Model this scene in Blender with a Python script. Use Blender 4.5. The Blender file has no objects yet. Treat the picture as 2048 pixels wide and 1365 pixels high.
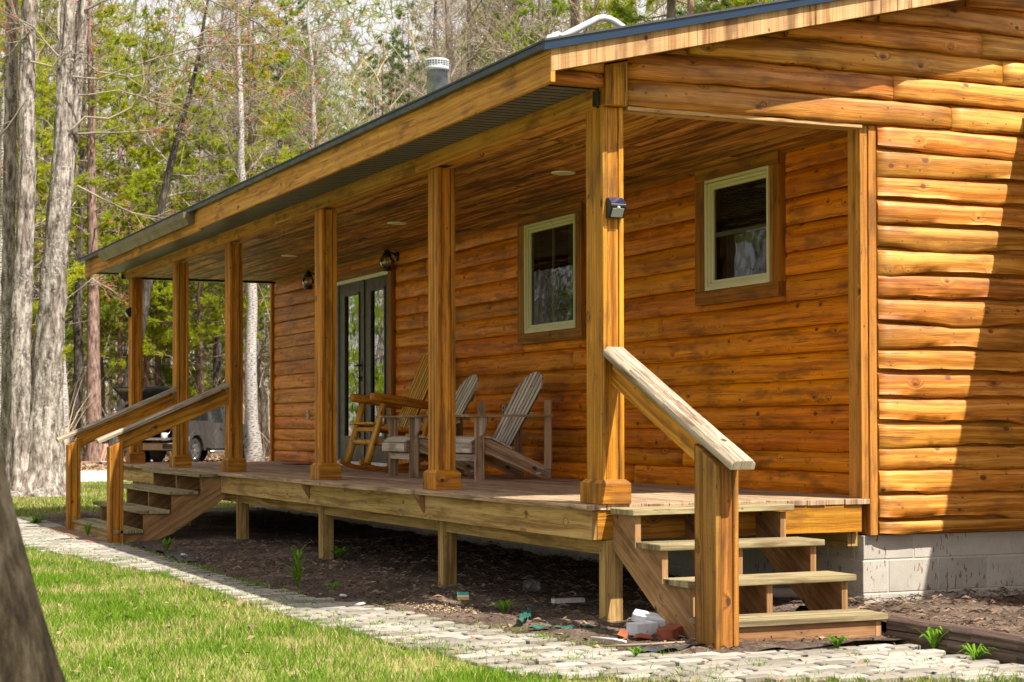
import bpy, math, random
import numpy as np
from mathutils import Vector, Matrix, noise
R_ = math.radians
rng = random.Random(7)
nr = np.random.RandomState(5)
sc = bpy.context.scene
col = sc.collection

# ------------------------------------------------------------------ camera
CAM = (-4.871, -9.709, 0.471)
cd = bpy.data.cameras.new('camera'); cam = bpy.data.objects.new('camera', cd); col.objects.link(cam)
cd.sensor_width = 36.0; cd.lens = 3601.5 / 2048 * 36.0
cd.shift_y = 109.05 / 2048
cd.clip_start = 0.05; cd.clip_end = 2000
yaw, pitch, roll = 0.4143, 0.0171, -0.0023
F = Vector((math.sin(yaw) * math.cos(pitch), math.cos(yaw) * math.cos(pitch), math.sin(pitch)))
Rt = Vector((math.cos(yaw), -math.sin(yaw), 0)); Up = Rt.cross(F)
R2 = Rt * math.cos(roll) + Up * math.sin(roll); U2 = Up * math.cos(roll) - Rt * math.sin(roll)
m = Matrix(((R2.x, U2.x, -F.x), (R2.y, U2.y, -F.y), (R2.z, U2.z, -F.z))).to_4x4()
m.translation = Vector(CAM); cam.matrix_world = m
sc.camera = cam
cd.dof.use_dof = True; cd.dof.focus_distance = 13.5; cd.dof.aperture_fstop = 6.5

# ------------------------------------------------------------------ light
sun_dir = Vector((0.246, -0.625, 1.0)).normalized()       # towards the sun
elev = math.asin(sun_dir.z); azim = math.atan2(sun_dir.x, sun_dir.y)
w = bpy.data.worlds.new('World'); sc.world = w; w.use_nodes = True
nt = w.node_tree; bg = nt.nodes['Background']
sky = nt.nodes.new('ShaderNodeTexSky'); sky.sky_type = 'NISHITA'; sky.sun_disc = False
sky.sun_elevation = elev; sky.sun_rotation = azim; sky.air_density = 1.0; sky.dust_density = 3.0; sky.ozone_density = 1.0
hz = nt.nodes.new('ShaderNodeMix'); hz.data_type = 'RGBA'; hz.inputs[0].default_value = .78      # thin bright overcast veil in front of the blue
nt.links.new(sky.outputs[0], hz.inputs[6]); hz.inputs[7].default_value = (5.4, 5.2, 5.2, 1)
nt.links.new(hz.outputs[2], bg.inputs[0]); bg.inputs[1].default_value = 0.108
sl = bpy.data.lights.new('sun', 'SUN'); sl.energy = 5.0; sl.angle = R_(0.5); sl.color = (1.0, 0.94, 0.86)
so = bpy.data.objects.new('sun', sl); col.objects.link(so)
so.rotation_euler = sun_dir.to_track_quat('Z', 'Y').to_euler(); so.location = (5, -10, 30)
sc.view_settings.view_transform = 'Standard'; sc.view_settings.look = 'None'
sc.view_settings.exposure = 1.08; sc.view_settings.gamma = 1.0
sc.cycles.max_bounces = 8; sc.cycles.diffuse_bounces = 5; sc.cycles.transparent_max_bounces = 8

# ------------------------------------------------------------------ node helpers
def mat(name):
    m = bpy.data.materials.new(name); m.use_nodes = True
    return m, m.node_tree, m.node_tree.nodes['Principled BSDF']
def N(nt, t, **k):
    n = nt.nodes.new(t)
    for a, b in k.items():
        if a == 'ins':
            for i, v in b.items():
                if hasattr(v, 'is_output') or isinstance(v, bpy.types.NodeSocket): nt.links.new(v, n.inputs[i])
                else: n.inputs[i].default_value = v
        else: setattr(n, a, b)
    return n
def M(nt, op, a, b=0.0, c=None, clamp=False):
    n = nt.nodes.new('ShaderNodeMath'); n.operation = op; n.use_clamp = clamp
    for i, v in enumerate((a, b, c)):
        if v is None: continue
        if isinstance(v, bpy.types.NodeSocket): nt.links.new(v, n.inputs[i])
        else: n.inputs[i].default_value = v
    return n.outputs[0]
def MR(nt, x, a, b, c, d):
    n = N(nt, 'ShaderNodeMapRange', ins={0: x, 1: a, 2: b, 3: c, 4: d}); n.clamp = True
    return n.outputs[0]
def mix(nt, f, a, b, mode='MIX'):
    n = nt.nodes.new('ShaderNodeMix'); n.data_type = 'RGBA'; n.blend_type = mode
    for s, v in ((n.inputs[0], f), (n.inputs[6], a), (n.inputs[7], b)):
        if isinstance(v, bpy.types.NodeSocket): nt.links.new(v, s)
        else: s.default_value = (*v, 1) if isinstance(v, tuple) and len(v) == 3 else v
    return n.outputs[2]
def ramp(nt, f, stops):
    n = nt.nodes.new('ShaderNodeValToRGB'); e = n.color_ramp.elements
    while len(e) < len(stops): e.new(0.5)
    for i, (p, c) in enumerate(stops): e[i].position = p; e[i].color = (*c, 1)
    nt.links.new(f, n.inputs[0]); return n.outputs[0]
def comb(nt, x, y, z=0.0):
    n = nt.nodes.new('ShaderNodeCombineXYZ')
    for i, v in enumerate((x, y, z)):
        if isinstance(v, bpy.types.NodeSocket): nt.links.new(v, n.inputs[i])
        else: n.inputs[i].default_value = v
    return n.outputs[0]
def bump(nt, h, s, d=0.002, b=None):
    n = N(nt, 'ShaderNodeBump', ins={'Height': h, 'Strength': s, 'Distance': d})
    nt.links.new(n.outputs[0], b.inputs['Normal']); return n
def noisen(nt, vec, scale, detail=4, rough=.55, dims='3D'):
    n = N(nt, 'ShaderNodeTexNoise', noise_dimensions=dims, ins={'Scale': scale, 'Detail': detail, 'Roughness': rough})
    if vec is not None: nt.links.new(vec, n.inputs['Vector'])
    return n.outputs['Fac']

def wood(name, dark, mid, light, knots=.5, kcol=(.06, .018, .005), rough=.55, bmp=.5, tint=.3, weather=None, saw=0., contrast=1., spec=.35, kscale=3.0, G=30.):
    m, nt, b = mat(name)
    uv = N(nt, 'ShaderNodeUVMap').outputs[0]
    rn = N(nt, 'ShaderNodeAttribute', attribute_name='rnd').outputs['Fac']
    sp = N(nt, 'ShaderNodeSeparateXYZ', ins={0: uv})
    u = M(nt, 'ADD', sp.outputs[0], M(nt, 'MULTIPLY', rn, 97.3)); v = M(nt, 'ADD', sp.outputs[1], M(nt, 'MULTIPLY', rn, 53.7))
    P = comb(nt, u, v)
    vo = N(nt, 'ShaderNodeTexVoronoi', voronoi_dimensions='2D', feature='F1', ins={'Vector': comb(nt, u, M(nt, 'MULTIPLY', v, 1.5)), 'Scale': kscale, 'Randomness': 1.0})
    d = vo.outputs['Distance']; vc = N(nt, 'ShaderNodeSeparateXYZ', ins={0: vo.outputs['Color']})
    ex = M(nt, 'LESS_THAN', vc.outputs[0], knots)
    kr = M(nt, 'MULTIPLY_ADD', M(nt, 'POWER', vc.outputs[1], 2.0), .085, .030)
    dn = M(nt, 'ADD', d, M(nt, 'MULTIPLY', M(nt, 'SUBTRACT', noisen(nt, P, 40, 2, .5, '2D'), .5), .03))
    k = M(nt, 'MULTIPLY', ex, MR(nt, dn, 0.0, kr, 1.0, 0.0))
    k = MR(nt, k, .05, .5, 0, 1)
    halo = M(nt, 'MULTIPLY', ex, MR(nt, d, .02, .22, 1.0, 0.0))
    warp = M(nt, 'MULTIPLY', M(nt, 'POWER', halo, 1.6), M(nt, 'MULTIPLY_ADD', vc.outputs[2], 2.4, .2))
    vp = N(nt, 'ShaderNodeTexVoronoi', voronoi_dimensions='2D', feature='F1', ins={'Vector': comb(nt, M(nt, 'ADD', u, 5.3), M(nt, 'MULTIPLY', v, 1.3)), 'Scale': kscale * 2.7, 'Randomness': 1.0})
    pc = N(nt, 'ShaderNodeSeparateXYZ', ins={0: vp.outputs['Color']})
    pin = M(nt, 'MULTIPLY', M(nt, 'LESS_THAN', pc.outputs[0], knots * .45), MR(nt, vp.outputs['Distance'], .02, M(nt, 'MULTIPLY_ADD', pc.outputs[1], .07, .05), 1.0, 0.0))
    low = noisen(nt, comb(nt, M(nt, 'MULTIPLY', u, .8), M(nt, 'MULTIPLY', v, 2.0)), 1, 2, .5, '2D')
    g = M(nt, 'ADD', M(nt, 'ADD', M(nt, 'MULTIPLY', v, G), M(nt, 'MULTIPLY', low, 1.6)), warp)
    gr = noisen(nt, comb(nt, M(nt, 'MULTIPLY', u, .45), g), 1, 5, .66, '2D')
    gf = noisen(nt, comb(nt, M(nt, 'MULTIPLY', u, 6.0), M(nt, 'MULTIPLY', v, 260)), 1, 2, .6, '2D')
    x = M(nt, 'ADD', M(nt, 'MULTIPLY_ADD', M(nt, 'SUBTRACT', gr, .5), 1.7 * contrast, .5), M(nt, 'MULTIPLY', M(nt, 'SUBTRACT', gf, .5), .62))
    c = ramp(nt, x, [(.2, dark), (.52, mid), (.85, light)])
    # board to board tint and blotches
    bl = noisen(nt, comb(nt, M(nt, 'MULTIPLY', u, 1.6), M(nt, 'MULTIPLY', v, 5)), 1, 3, .6, '2D')
    fr = M(nt, 'FRACT', M(nt, 'MULTIPLY', rn, 13.17))
    val = M(nt, 'ADD', M(nt, 'MULTIPLY_ADD', fr, tint, 1 - tint * .5), M(nt, 'MULTIPLY', M(nt, 'SUBTRACT', bl, .5), tint * 2.2))
    fr2 = M(nt, 'FRACT', M(nt, 'MULTIPLY', rn, 29.7))
    hs = N(nt, 'ShaderNodeHueSaturation', ins={'Hue': M(nt, 'MULTIPLY_ADD', fr2, .010 * tint / .3, .5 - .005 * tint / .3), 'Saturation': 1.06, 'Value': val, 'Color': c}).outputs[0]
    if weather:
        wc, wa = weather
        geo = N(nt, 'ShaderNodeNewGeometry').outputs['Position']
        wn = noisen(nt, geo, 2.3, 5, .65)
        hs = mix(nt, MR(nt, M(nt, 'ADD', wn, M(nt, 'MULTIPLY', M(nt, 'SUBTRACT', gf, .5), .4)), .62 - wa * .3, .75 - wa * .2, 0, min(1., wa * 1.1)), hs, wc)
    patch = noisen(nt, comb(nt, M(nt, 'MULTIPLY', u, 2.2), M(nt, 'MULTIPLY', v, 9)), 1, 3, .6, '2D')
    hs = mix(nt, MR(nt, patch, .53, .70, 0, .55), hs, kcol)                      # darker stained patches
    crk = noisen(nt, comb(nt, M(nt, 'MULTIPLY', u, 1.6), M(nt, 'MULTIPLY', v, 95)), 1, 1, .5, '2D')
    hs = mix(nt, M(nt, 'MULTIPLY', MR(nt, crk, .69, .73, 0, .9), MR(nt, bl, .45, .6, 0, 1)), hs, kcol)   # drying checks
    c = mix(nt, M(nt, 'MULTIPLY', halo, .16), hs, kcol)
    c = mix(nt, M(nt, 'MULTIPLY', pin, .85), c, kcol)
    c = mix(nt, M(nt, 'MULTIPLY', k, .93), c, kcol)
    nt.links.new(c, b.inputs['Base Color'])
    nt.links.new(MR(nt, gr, .3, .7, rough + .12, rough - .08), b.inputs['Roughness'])
    b.inputs['Specular IOR Level'].default_value = spec
    h = M(nt, 'ADD', M(nt, 'MULTIPLY', gr, .6), M(nt, 'MULTIPLY', gf, .5))
    if saw:
        sw = noisen(nt, comb(nt, M(nt, 'ADD', M(nt, 'MULTIPLY', u, 230), M(nt, 'MULTIPLY', v, 60)), M(nt, 'MULTIPLY', v, 9)), 1, 2, .5, '2D')
        h = M(nt, 'ADD', h, M(nt, 'MULTIPLY', sw, saw))
        c2 = mix(nt, MR(nt, sw, .35, .6, .28 * saw, 0), c, kcol); nt.links.new(c2, b.inputs['Base Color'])
    h = M(nt, 'SUBTRACT', h, M(nt, 'MULTIPLY', k, .5))
    bump(nt, h, bmp, .004, b)
    return m

def simple(name, c, rough=.6, metal=0., noise_amt=.12, nscale=8., bmp=0., spec=.5, c2=None, coat=0., trans=0.):
    m, nt, b = mat(name)
    tc = N(nt, 'ShaderNodeTexCoord').outputs['Object']
    n = noisen(nt, tc, nscale, 5, .6)
    c2 = c2 or tuple(max(0, x * (1 - noise_amt * 2)) for x in c)
    cc = mix(nt, MR(nt, n, .35, .65, 0, 1), c2, c)
    nt.links.new(cc, b.inputs['Base Color'])
    nt.links.new(MR(nt, n, .3, .7, min(1, rough + .1), max(0, rough - .1)), b.inputs['Roughness'])
    b.inputs['Metallic'].default_value = metal; b.inputs['Specular IOR Level'].default_value = spec
    b.inputs['Coat Weight'].default_value = coat
    if trans: b.inputs['Transmission Weight'].default_value = trans
    if bmp: bump(nt, noisen(nt, tc, nscale * 6, 4, .6), bmp, .004, b)
    return m

MT = {}
MT['porch_siding'] = wood('porch_siding_wood', (.34, .085, .006), (.59, .175, .012), (.70, .26, .026), knots=.85, kcol=(.085, .020, .003), tint=.38, rough=.42, bmp=.5, spec=.25, kscale=3.4, contrast=1.0, G=22)
MT['gable_siding'] = wood('gable_siding_wood', (.28, .098, .018), (.47, .190, .046), (.58, .29, .09), knots=.8, kcol=(.11, .038, .010), tint=.5, rough=.5, bmp=.6, kscale=2.9, contrast=1.25, G=22)
MT['post'] = wood('post_wood', (.20, .070, .010), (.41, .168, .026), (.54, .26, .052), knots=.35, tint=.4, rough=.6, bmp=.6, saw=.45, contrast=1.05, kcol=(.05, .018, .004))
MT['newel'] = wood('weathered_newel_wood', (.17, .068, .013), (.35, .155, .034), (.45, .23, .065), knots=.4, tint=.35, rough=.7, bmp=.6, saw=.5, contrast=1.1, kcol=(.05, .018, .006), weather=((.12, .065, .03), .35))
MT['fascia'] = wood('fascia_wood', (.30, .125, .026), (.47, .21, .048), (.57, .30, .09), knots=.4, tint=.25, rough=.65, bmp=.6, saw=.4, weather=((.20, .11, .04), .28))
MT['rake'] = wood('rake_wood', (.30, .155, .065), (.45, .26, .12), (.56, .37, .20), knots=.45, tint=.15, rough=.7, bmp=.5, saw=.5)
MT['treated'] = wood('treated_wood', (.21, .125, .040), (.40, .265, .095), (.50, .35, .15), knots=.45, tint=.2, rough=.75, bmp=.5, contrast=1.2, kcol=(.13, .06, .018), G=20, weather=((.38, .20, .07), .3))
MT['stringer'] = wood('stringer_wood', (.19, .10, .045), (.31, .165, .075), (.39, .23, .11), knots=.3, tint=.3, rough=.8, bmp=.5)
MT['tread'] = wood('tread_wood', (.14, .11, .055), (.275, .225, .12), (.36, .30, .17), knots=.25, tint=.2, rough=.8, bmp=.6, contrast=1.2)
MT['deck'] = wood('deck_wood', (.19, .12, .07), (.38, .26, .16), (.48, .35, .23), knots=.25, tint=.35, rough=.8, bmp=.6, weather=((.34, .27, .19), .3))
MT['rail'] = wood('rail_wood', (.16, .115, .075), (.31, .25, .18), (.42, .36, .27), knots=.3, tint=.15, rough=.8, bmp=.7, contrast=1.3)
MT['grey'] = wood('grey_weathered_wood', (.34, .27, .22), (.58, .49, .42), (.68, .60, .52), knots=.25, tint=.2, rough=.8, bmp=.6)
MT['greyleg'] = wood('brown_grey_wood', (.20, .13, .08), (.38, .26, .165), (.50, .38, .26), knots=.25, tint=.3, rough=.8, bmp=.6)
MT['pine'] = wood('golden_pine_wood', (.36, .16, .025), (.56, .29, .055), (.66, .39, .10), knots=.45, tint=.2, rough=.45, bmp=.4)
MT['redlog'] = wood('stained_log_wood', (.22, .075, .013), (.44, .17, .03), (.54, .25, .055), knots=.4, tint=.2, rough=.5, bmp=.4)
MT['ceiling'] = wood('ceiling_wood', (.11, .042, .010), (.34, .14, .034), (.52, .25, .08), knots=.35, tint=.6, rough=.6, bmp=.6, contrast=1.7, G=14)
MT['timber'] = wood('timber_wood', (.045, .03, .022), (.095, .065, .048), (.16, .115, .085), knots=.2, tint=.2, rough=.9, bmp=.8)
MT['trim'] = wood('trim_wood', (.15, .055, .009), (.29, .11, .016), (.38, .165, .03), knots=.2, tint=.25, rough=.55, bmp=.6, saw=.5)

MT['vinyl'] = simple('cream_vinyl', (.60, .56, .36), .35, noise_amt=.05, nscale=3)
MT['white'] = simple('white_paint', (.75, .75, .70), .4, noise_amt=.05)
MT['doorpaint'] = simple('dark_bronze_paint', (.045, .036, .03), .4, noise_amt=.15)
MT['greyjamb'] = simple('grey_weatherstrip', (.22, .27, .30), .5)
MT['black'] = simple('black_metal', (.012, .012, .013), .4, spec=.5)
MT['drip'] = simple('navy_drip_edge', (.006, .024, .055), .35, metal=.1, noise_amt=.1)
MT['gutter'] = simple('bronze_gutter', (.13, .095, .06), .5, metal=.0, nscale=4)
MT['mast'] = simple('grey_mast_paint', (.55, .57, .58), .35, metal=.2, nscale=5)
MT['pipe'] = simple('galvanized_steel', (.34, .37, .40), .4, metal=.6, noise_amt=.25, nscale=14)
MT['lightring'] = simple('frosted_lens', (.62, .58, .48), .4, noise_amt=.03)
MT['navy'] = simple('solar_cell', (.02, .025, .08), .12, spec=.8)
MT['lens'] = simple('grey_led_lens', (.35, .38, .38), .3, noise_amt=.05)
MT['interior'] = simple('dark_interior', (.018, .015, .012), .9)
MT['curtain'] = simple('sheer_curtain', (.20, .20, .19), .9, nscale=3, noise_amt=.3)
MT['brickred'] = simple('red_brick_clay', (.34, .085, .03), .9, nscale=12, bmp=.6, noise_amt=.25)
MT['brickwhite'] = simple('white_painted_brick', (.66, .67, .68), .8, nscale=14, bmp=.6, noise_amt=.1)
MT['outlet'] = simple('metal_outlet', (.55, .56, .52), .35, metal=.4)
MT['label'] = simple('white_label', (.7, .68, .62), .5, noise_amt=.2, nscale=60)
MT['brass'] = simple('screw_steel', (.5, .47, .4), .35, metal=.8)

def shingle():
    m, nt, b = mat('asphalt_shingles')
    tc = N(nt, 'ShaderNodeTexCoord').outputs['Object']
    br = N(nt, 'ShaderNodeTexBrick', ins={'Vector': tc, 'Color1': (.035, .036, .04, 1), 'Color2': (.06, .058, .06, 1), 'Mortar': (.01, .01, .01, 1), 'Scale': 1.0, 'Mortar Size': .006, 'Brick Width': .3, 'Row Height': .14})
    n = noisen(nt, tc, 120, 3, .7)
    nt.links.new(mix(nt, .35, br.outputs[0], mix(nt, n, (.02, .02, .02), (.12, .12, .12))), b.inputs['Base Color'])
    b.inputs['Roughness'].default_value = .95; bump(nt, n, .5, .004, b); return m
MT['shingle'] = shingle()
def soffitm():
    m, nt, b = mat('dark_vinyl_soffit')
    uv = N(nt, 'ShaderNodeUVMap').outputs[0]
    n = noisen(nt, uv, 5, 3, .5, '2D')
    nt.links.new(mix(nt, n, (.075, .075, .10), (.13, .115, .135)), b.inputs['Base Color'])
    b.inputs['Roughness'].default_value = .5; b.inputs['Specular IOR Level'].default_value = .35
    return m
MT['soffit'] = soffitm()
def blockm():
    m, nt, b = mat('concrete_block')
    uv = N(nt, 'ShaderNodeUVMap').outputs[0]
    rn = N(nt, 'ShaderNodeAttribute', attribute_name='rnd').outputs['Fac']
    n = noisen(nt, uv, 5, 6, .65, '2D'); f = noisen(nt, uv, 130, 3, .7, '2D')
    c = mix(nt, n, (.36, .325, .27), (.54, .50, .42)); c = mix(nt, MR(nt, f, .35, .65, .0, .22), c, (.15, .14, .12))
    c = N(nt, 'ShaderNodeHueSaturation', ins={'Value': M(nt, 'MULTIPLY_ADD', rn, .2, .88), 'Color': c}).outputs[0]
    sp = N(nt, 'ShaderNodeSeparateXYZ', ins={0: uv})
    st = noisen(nt, comb(nt, M(nt, 'MULTIPLY', sp.outputs[0], 45), M(nt, 'MULTIPLY', sp.outputs[1], 14)), 1, 2, .5, '2D')
    area = MR(nt, noisen(nt, uv, 2.2, 1, .5, '2D'), .42, .55, 0, 1)
    c = mix(nt, M(nt, 'MULTIPLY', area, MR(nt, st, .62, .68, 0, .85)), c, (.16, .075, .02))
    nt.links.new(c, b.inputs['Base Color']); pos = N(nt, 'ShaderNodeSeparateXYZ', ins={0: N(nt, 'ShaderNodeNewGeometry').outputs['Position']}).outputs[2]
    spl = M(nt, 'MULTIPLY', MR(nt, M(nt, 'ADD', pos, M(nt, 'MULTIPLY', n, .22)), -.62, -.46, .6, 0), MR(nt, f, .3, .6, .5, 1))   # soil splashed on the lowest course
    c = mix(nt, spl, c, (.13, .095, .06)); nt.links.new(c, b.inputs['Base Color'])
    b.inputs['Roughness'].default_value = .9
    bump(nt, f, .5, .004, b); return m
MT['block'] = blockm()
MT['mortar'] = simple('mortar', (.50, .48, .42), .9, bmp=.4, nscale=10)
def glassm(name, tint=(.6, .65, .65), refl=1.0):
    m = bpy.data.materials.new(name); m.use_nodes = True; nt = m.node_tree; nt.nodes.clear()
    o = nt.nodes.new('ShaderNodeOutputMaterial'); g = N(nt, 'ShaderNodeBsdfGlossy', ins={'Roughness': .02, 'Color': (.95, .97, 1, 1)})
    t = N(nt, 'ShaderNodeBsdfTransparent', ins={'Color': (*tint, 1)})
    fr = N(nt, 'ShaderNodeFresnel', ins={'IOR': 1.5})
    nn = noisen(nt, N(nt, 'ShaderNodeTexCoord').outputs['Object'], 2.5, 2, .5)
    bp = N(nt, 'ShaderNodeBump', ins={'Height': nn, 'Strength': .12, 'Distance': .02}); nt.links.new(bp.outputs[0], g.inputs['Normal'])
    mx = N(nt, 'ShaderNodeMixShader', ins={0: M(nt, 'MULTIPLY_ADD', fr.outputs[0], refl, .01, clamp=True), 1: t.outputs[0], 2: g.outputs[0]})
    nt.links.new(mx.outputs[0], o.inputs[0]); return m
MT['glass'] = glassm('window_glass', (.42, .45, .44), .8)
MT['doorglass'] = glassm('door_glass', (.35, .38, .4), 3.2)
MT['lampglass'] = glassm('lantern_glass', (.85, .84, .8), 4.)

def barkm(name, a, b_, c, lich=.4, scale=1., bmp=1., horiz=False):
    m, nt, b = mat(name)
    uv = N(nt, 'ShaderNodeUVMap').outputs[0]; sp = N(nt, 'ShaderNodeSeparateXYZ', ins={0: uv})
    tc = N(nt, 'ShaderNodeTexCoord').outputs['Object']
    so = N(nt, 'ShaderNodeSeparateXYZ', ins={0: tc})
    ro = comb(nt, M(nt, 'MULTIPLY', so.outputs[0], 13 * scale), M(nt, 'MULTIPLY', so.outputs[1], 13 * scale), M(nt, 'MULTIPLY', so.outputs[2], 3.4 * scale))
    rid = noisen(nt, ro, 1, 6, .72)
    if horiz: rid = noisen(nt, comb(nt, M(nt, 'MULTIPLY', sp.outputs[0], 40), M(nt, 'MULTIPLY', sp.outputs[1], 5)), 1, 3, .6, '2D')
    cc = ramp(nt, rid, [(.37, a), (.5, b_), (.64, c)])
    l = noisen(nt, tc, 20 * scale, 6, .8); big = noisen(nt, tc, 1.1, 2, .5)
    cc = mix(nt, M(nt, 'MULTIPLY', MR(nt, l, .52, .62, 0, 1), MR(nt, big, .35, .6, 0, lich)), cc, (.46, .45, .41))
    nt.links.new(cc, b.inputs['Base Color']); b.inputs['Roughness'].default_value = .95; b.inputs['Specular IOR Level'].default_value = .1
    bump(nt, rid, bmp, .02, b); return m
MT['bark_maple'] = barkm('maple_bark', (.05, .038, .030), (.19, .155, .13), (.44, .39, .34), lich=1.)
MT['bark_near'] = barkm('mossy_shaded_bark', (.008, .006, .004), (.030, .022, .013), (.065, .052, .034), lich=.0)  # bark darkened all over: the shade of its crown is in the colour
MT['bark_pine'] = barkm('pine_bark', (.07, .04, .03), (.21, .13, .10), (.34, .24, .20), lich=.2)
MT['bark_grey'] = barkm('grey_bark', (.07, .058, .048), (.16, .135, .115), (.28, .24, .21), lich=.35)
MT['bark_birch'] = barkm('birch_bark', (.10, .08, .07), (.38, .35, .32), (.55, .52, .48), lich=.3, bmp=.3, horiz=True)
MT['bark_dark'] = barkm('dark_bark', (.02, .016, .013), (.065, .052, .045), (.14, .12, .10), lich=.2)
MT['twig'] = simple('twig_bark', (.36, .29, .225), .9, nscale=2, noise_amt=.3)
MT['twig_tan'] = simple('tan_twig', (.36, .27, .17), .9, nscale=2, noise_amt=.3)

def leafm(name, a, b_, tr=.5, rough=.6):
    m = bpy.data.materials.new(name); m.use_nodes = True; nt = m.node_tree; nt.nodes.clear()
    o = nt.nodes.new('ShaderNodeOutputMaterial')
    rn = N(nt, 'ShaderNodeAttribute', attribute_name='rnd').outputs['Fac']
    oi = N(nt, 'ShaderNodeObjectInfo').outputs['Random']
    f = M(nt, 'FRACT', M(nt, 'ADD', M(nt, 'MULTIPLY', oi, .35), M(nt, 'MULTIPLY', rn, .65)))
    c = mix(nt, f, a, b_)
    d = N(nt, 'ShaderNodeBsdfDiffuse', ins={0: c}); t = N(nt, 'ShaderNodeBsdfTranslucent', ins={0: c})
    mx = N(nt, 'ShaderNodeMixShader', ins={0: tr, 1: d.outputs[0], 2: t.outputs[0]})
    nt.links.new(mx.outputs[0], o.inputs[0]); return m
MT['needle_lime'] = leafm('lime_needles', (.22, .30, .012), (.54, .55, .04))
MT['needle_green'] = leafm('green_needles', (.15, .25, .02), (.42, .50, .05), .5)
MT['needle_deep'] = leafm('deep_green_needles', (.05, .12, .02), (.16, .25, .04))
MT['bud'] = leafm('red_buds', (.45, .08, .03), (.60, .20, .09), .3)
MT['grassm'] = leafm('grass_blades', (.065, .17, .010), (.20, .31, .028), .4)
MT['grassdry'] = leafm('dry_grass', (.34, .27, .11), (.50, .42, .20), .3)
MT['weed'] = leafm('weed_leaf', (.06, .17, .015), (.20, .36, .03), .4)
MT['litter'] = leafm('dead_leaves', (.10, .055, .03), (.42, .30, .20), .15)

def groundm(name, cols, scale=3., bmp=.8, fine=60.):
    m, nt, b = mat(name)
    tc = N(nt, 'ShaderNodeTexCoord').outputs['Object']
    n = noisen(nt, tc, scale, 6, .7); f = noisen(nt, tc, fine, 4, .7)
    c = ramp(nt, M(nt, 'ADD', M(nt, 'MULTIPLY', n, .55), M(nt, 'MULTIPLY', f, .45)), [(.36, cols[0]), (.5, cols[1]), (.64, cols[2])])
    nt.links.new(c, b.inputs['Base Color']); b.inputs['Roughness'].default_value = 1.; b.inputs['Specular IOR Level'].default_value = .1
    bump(nt, f, bmp, .02, b); return m
MT['forest_floor'] = groundm('forest_floor', ((.09, .055, .03), (.22, .14, .075), (.40, .29, .17)), .6, fine=9)
MT['lawn_soil'] = groundm('lawn_soil', ((.08, .10, .02), (.17, .20, .04), (.30, .27, .10)), 1.5, fine=40)
MT['gravel'] = groundm('gravel', ((.30, .26, .21), (.45, .40, .34), (.58, .53, .47)), .7, fine=30)
MT['mulch'] = groundm('mulch', ((.028, .021, .016), (.095, .068, .050), (.22, .16, .12)), 2.2, fine=45, bmp=1.)
MT['sand'] = groundm('joint_soil', ((.03, .025, .016), (.07, .055, .035), (.13, .11, .06)), 4, fine=70)
def paverm():
    m, nt, b = mat('concrete_pavers')
    tc = N(nt, 'ShaderNodeTexCoord').outputs['Object']; rn = N(nt, 'ShaderNodeAttribute', attribute_name='rnd').outputs['Fac']
    n = noisen(nt, tc, 14, 5, .7); f = noisen(nt, tc, 160, 3, .7)
    c = mix(nt, rn, (.13, .115, .09), (.37, .34, .285)); c = mix(nt, MR(nt, n, .42, .62, 0, .5), c, (.22, .19, .14)); c = mix(nt, MR(nt, f, .5, .7, 0, .25), c, (.1, .09, .07))
    nt.links.new(c, b.inputs['Base Color']); b.inputs['Roughness'].default_value = .9
    bump(nt, f, .4, .003, b); return m
MT['paver'] = paverm()

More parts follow.
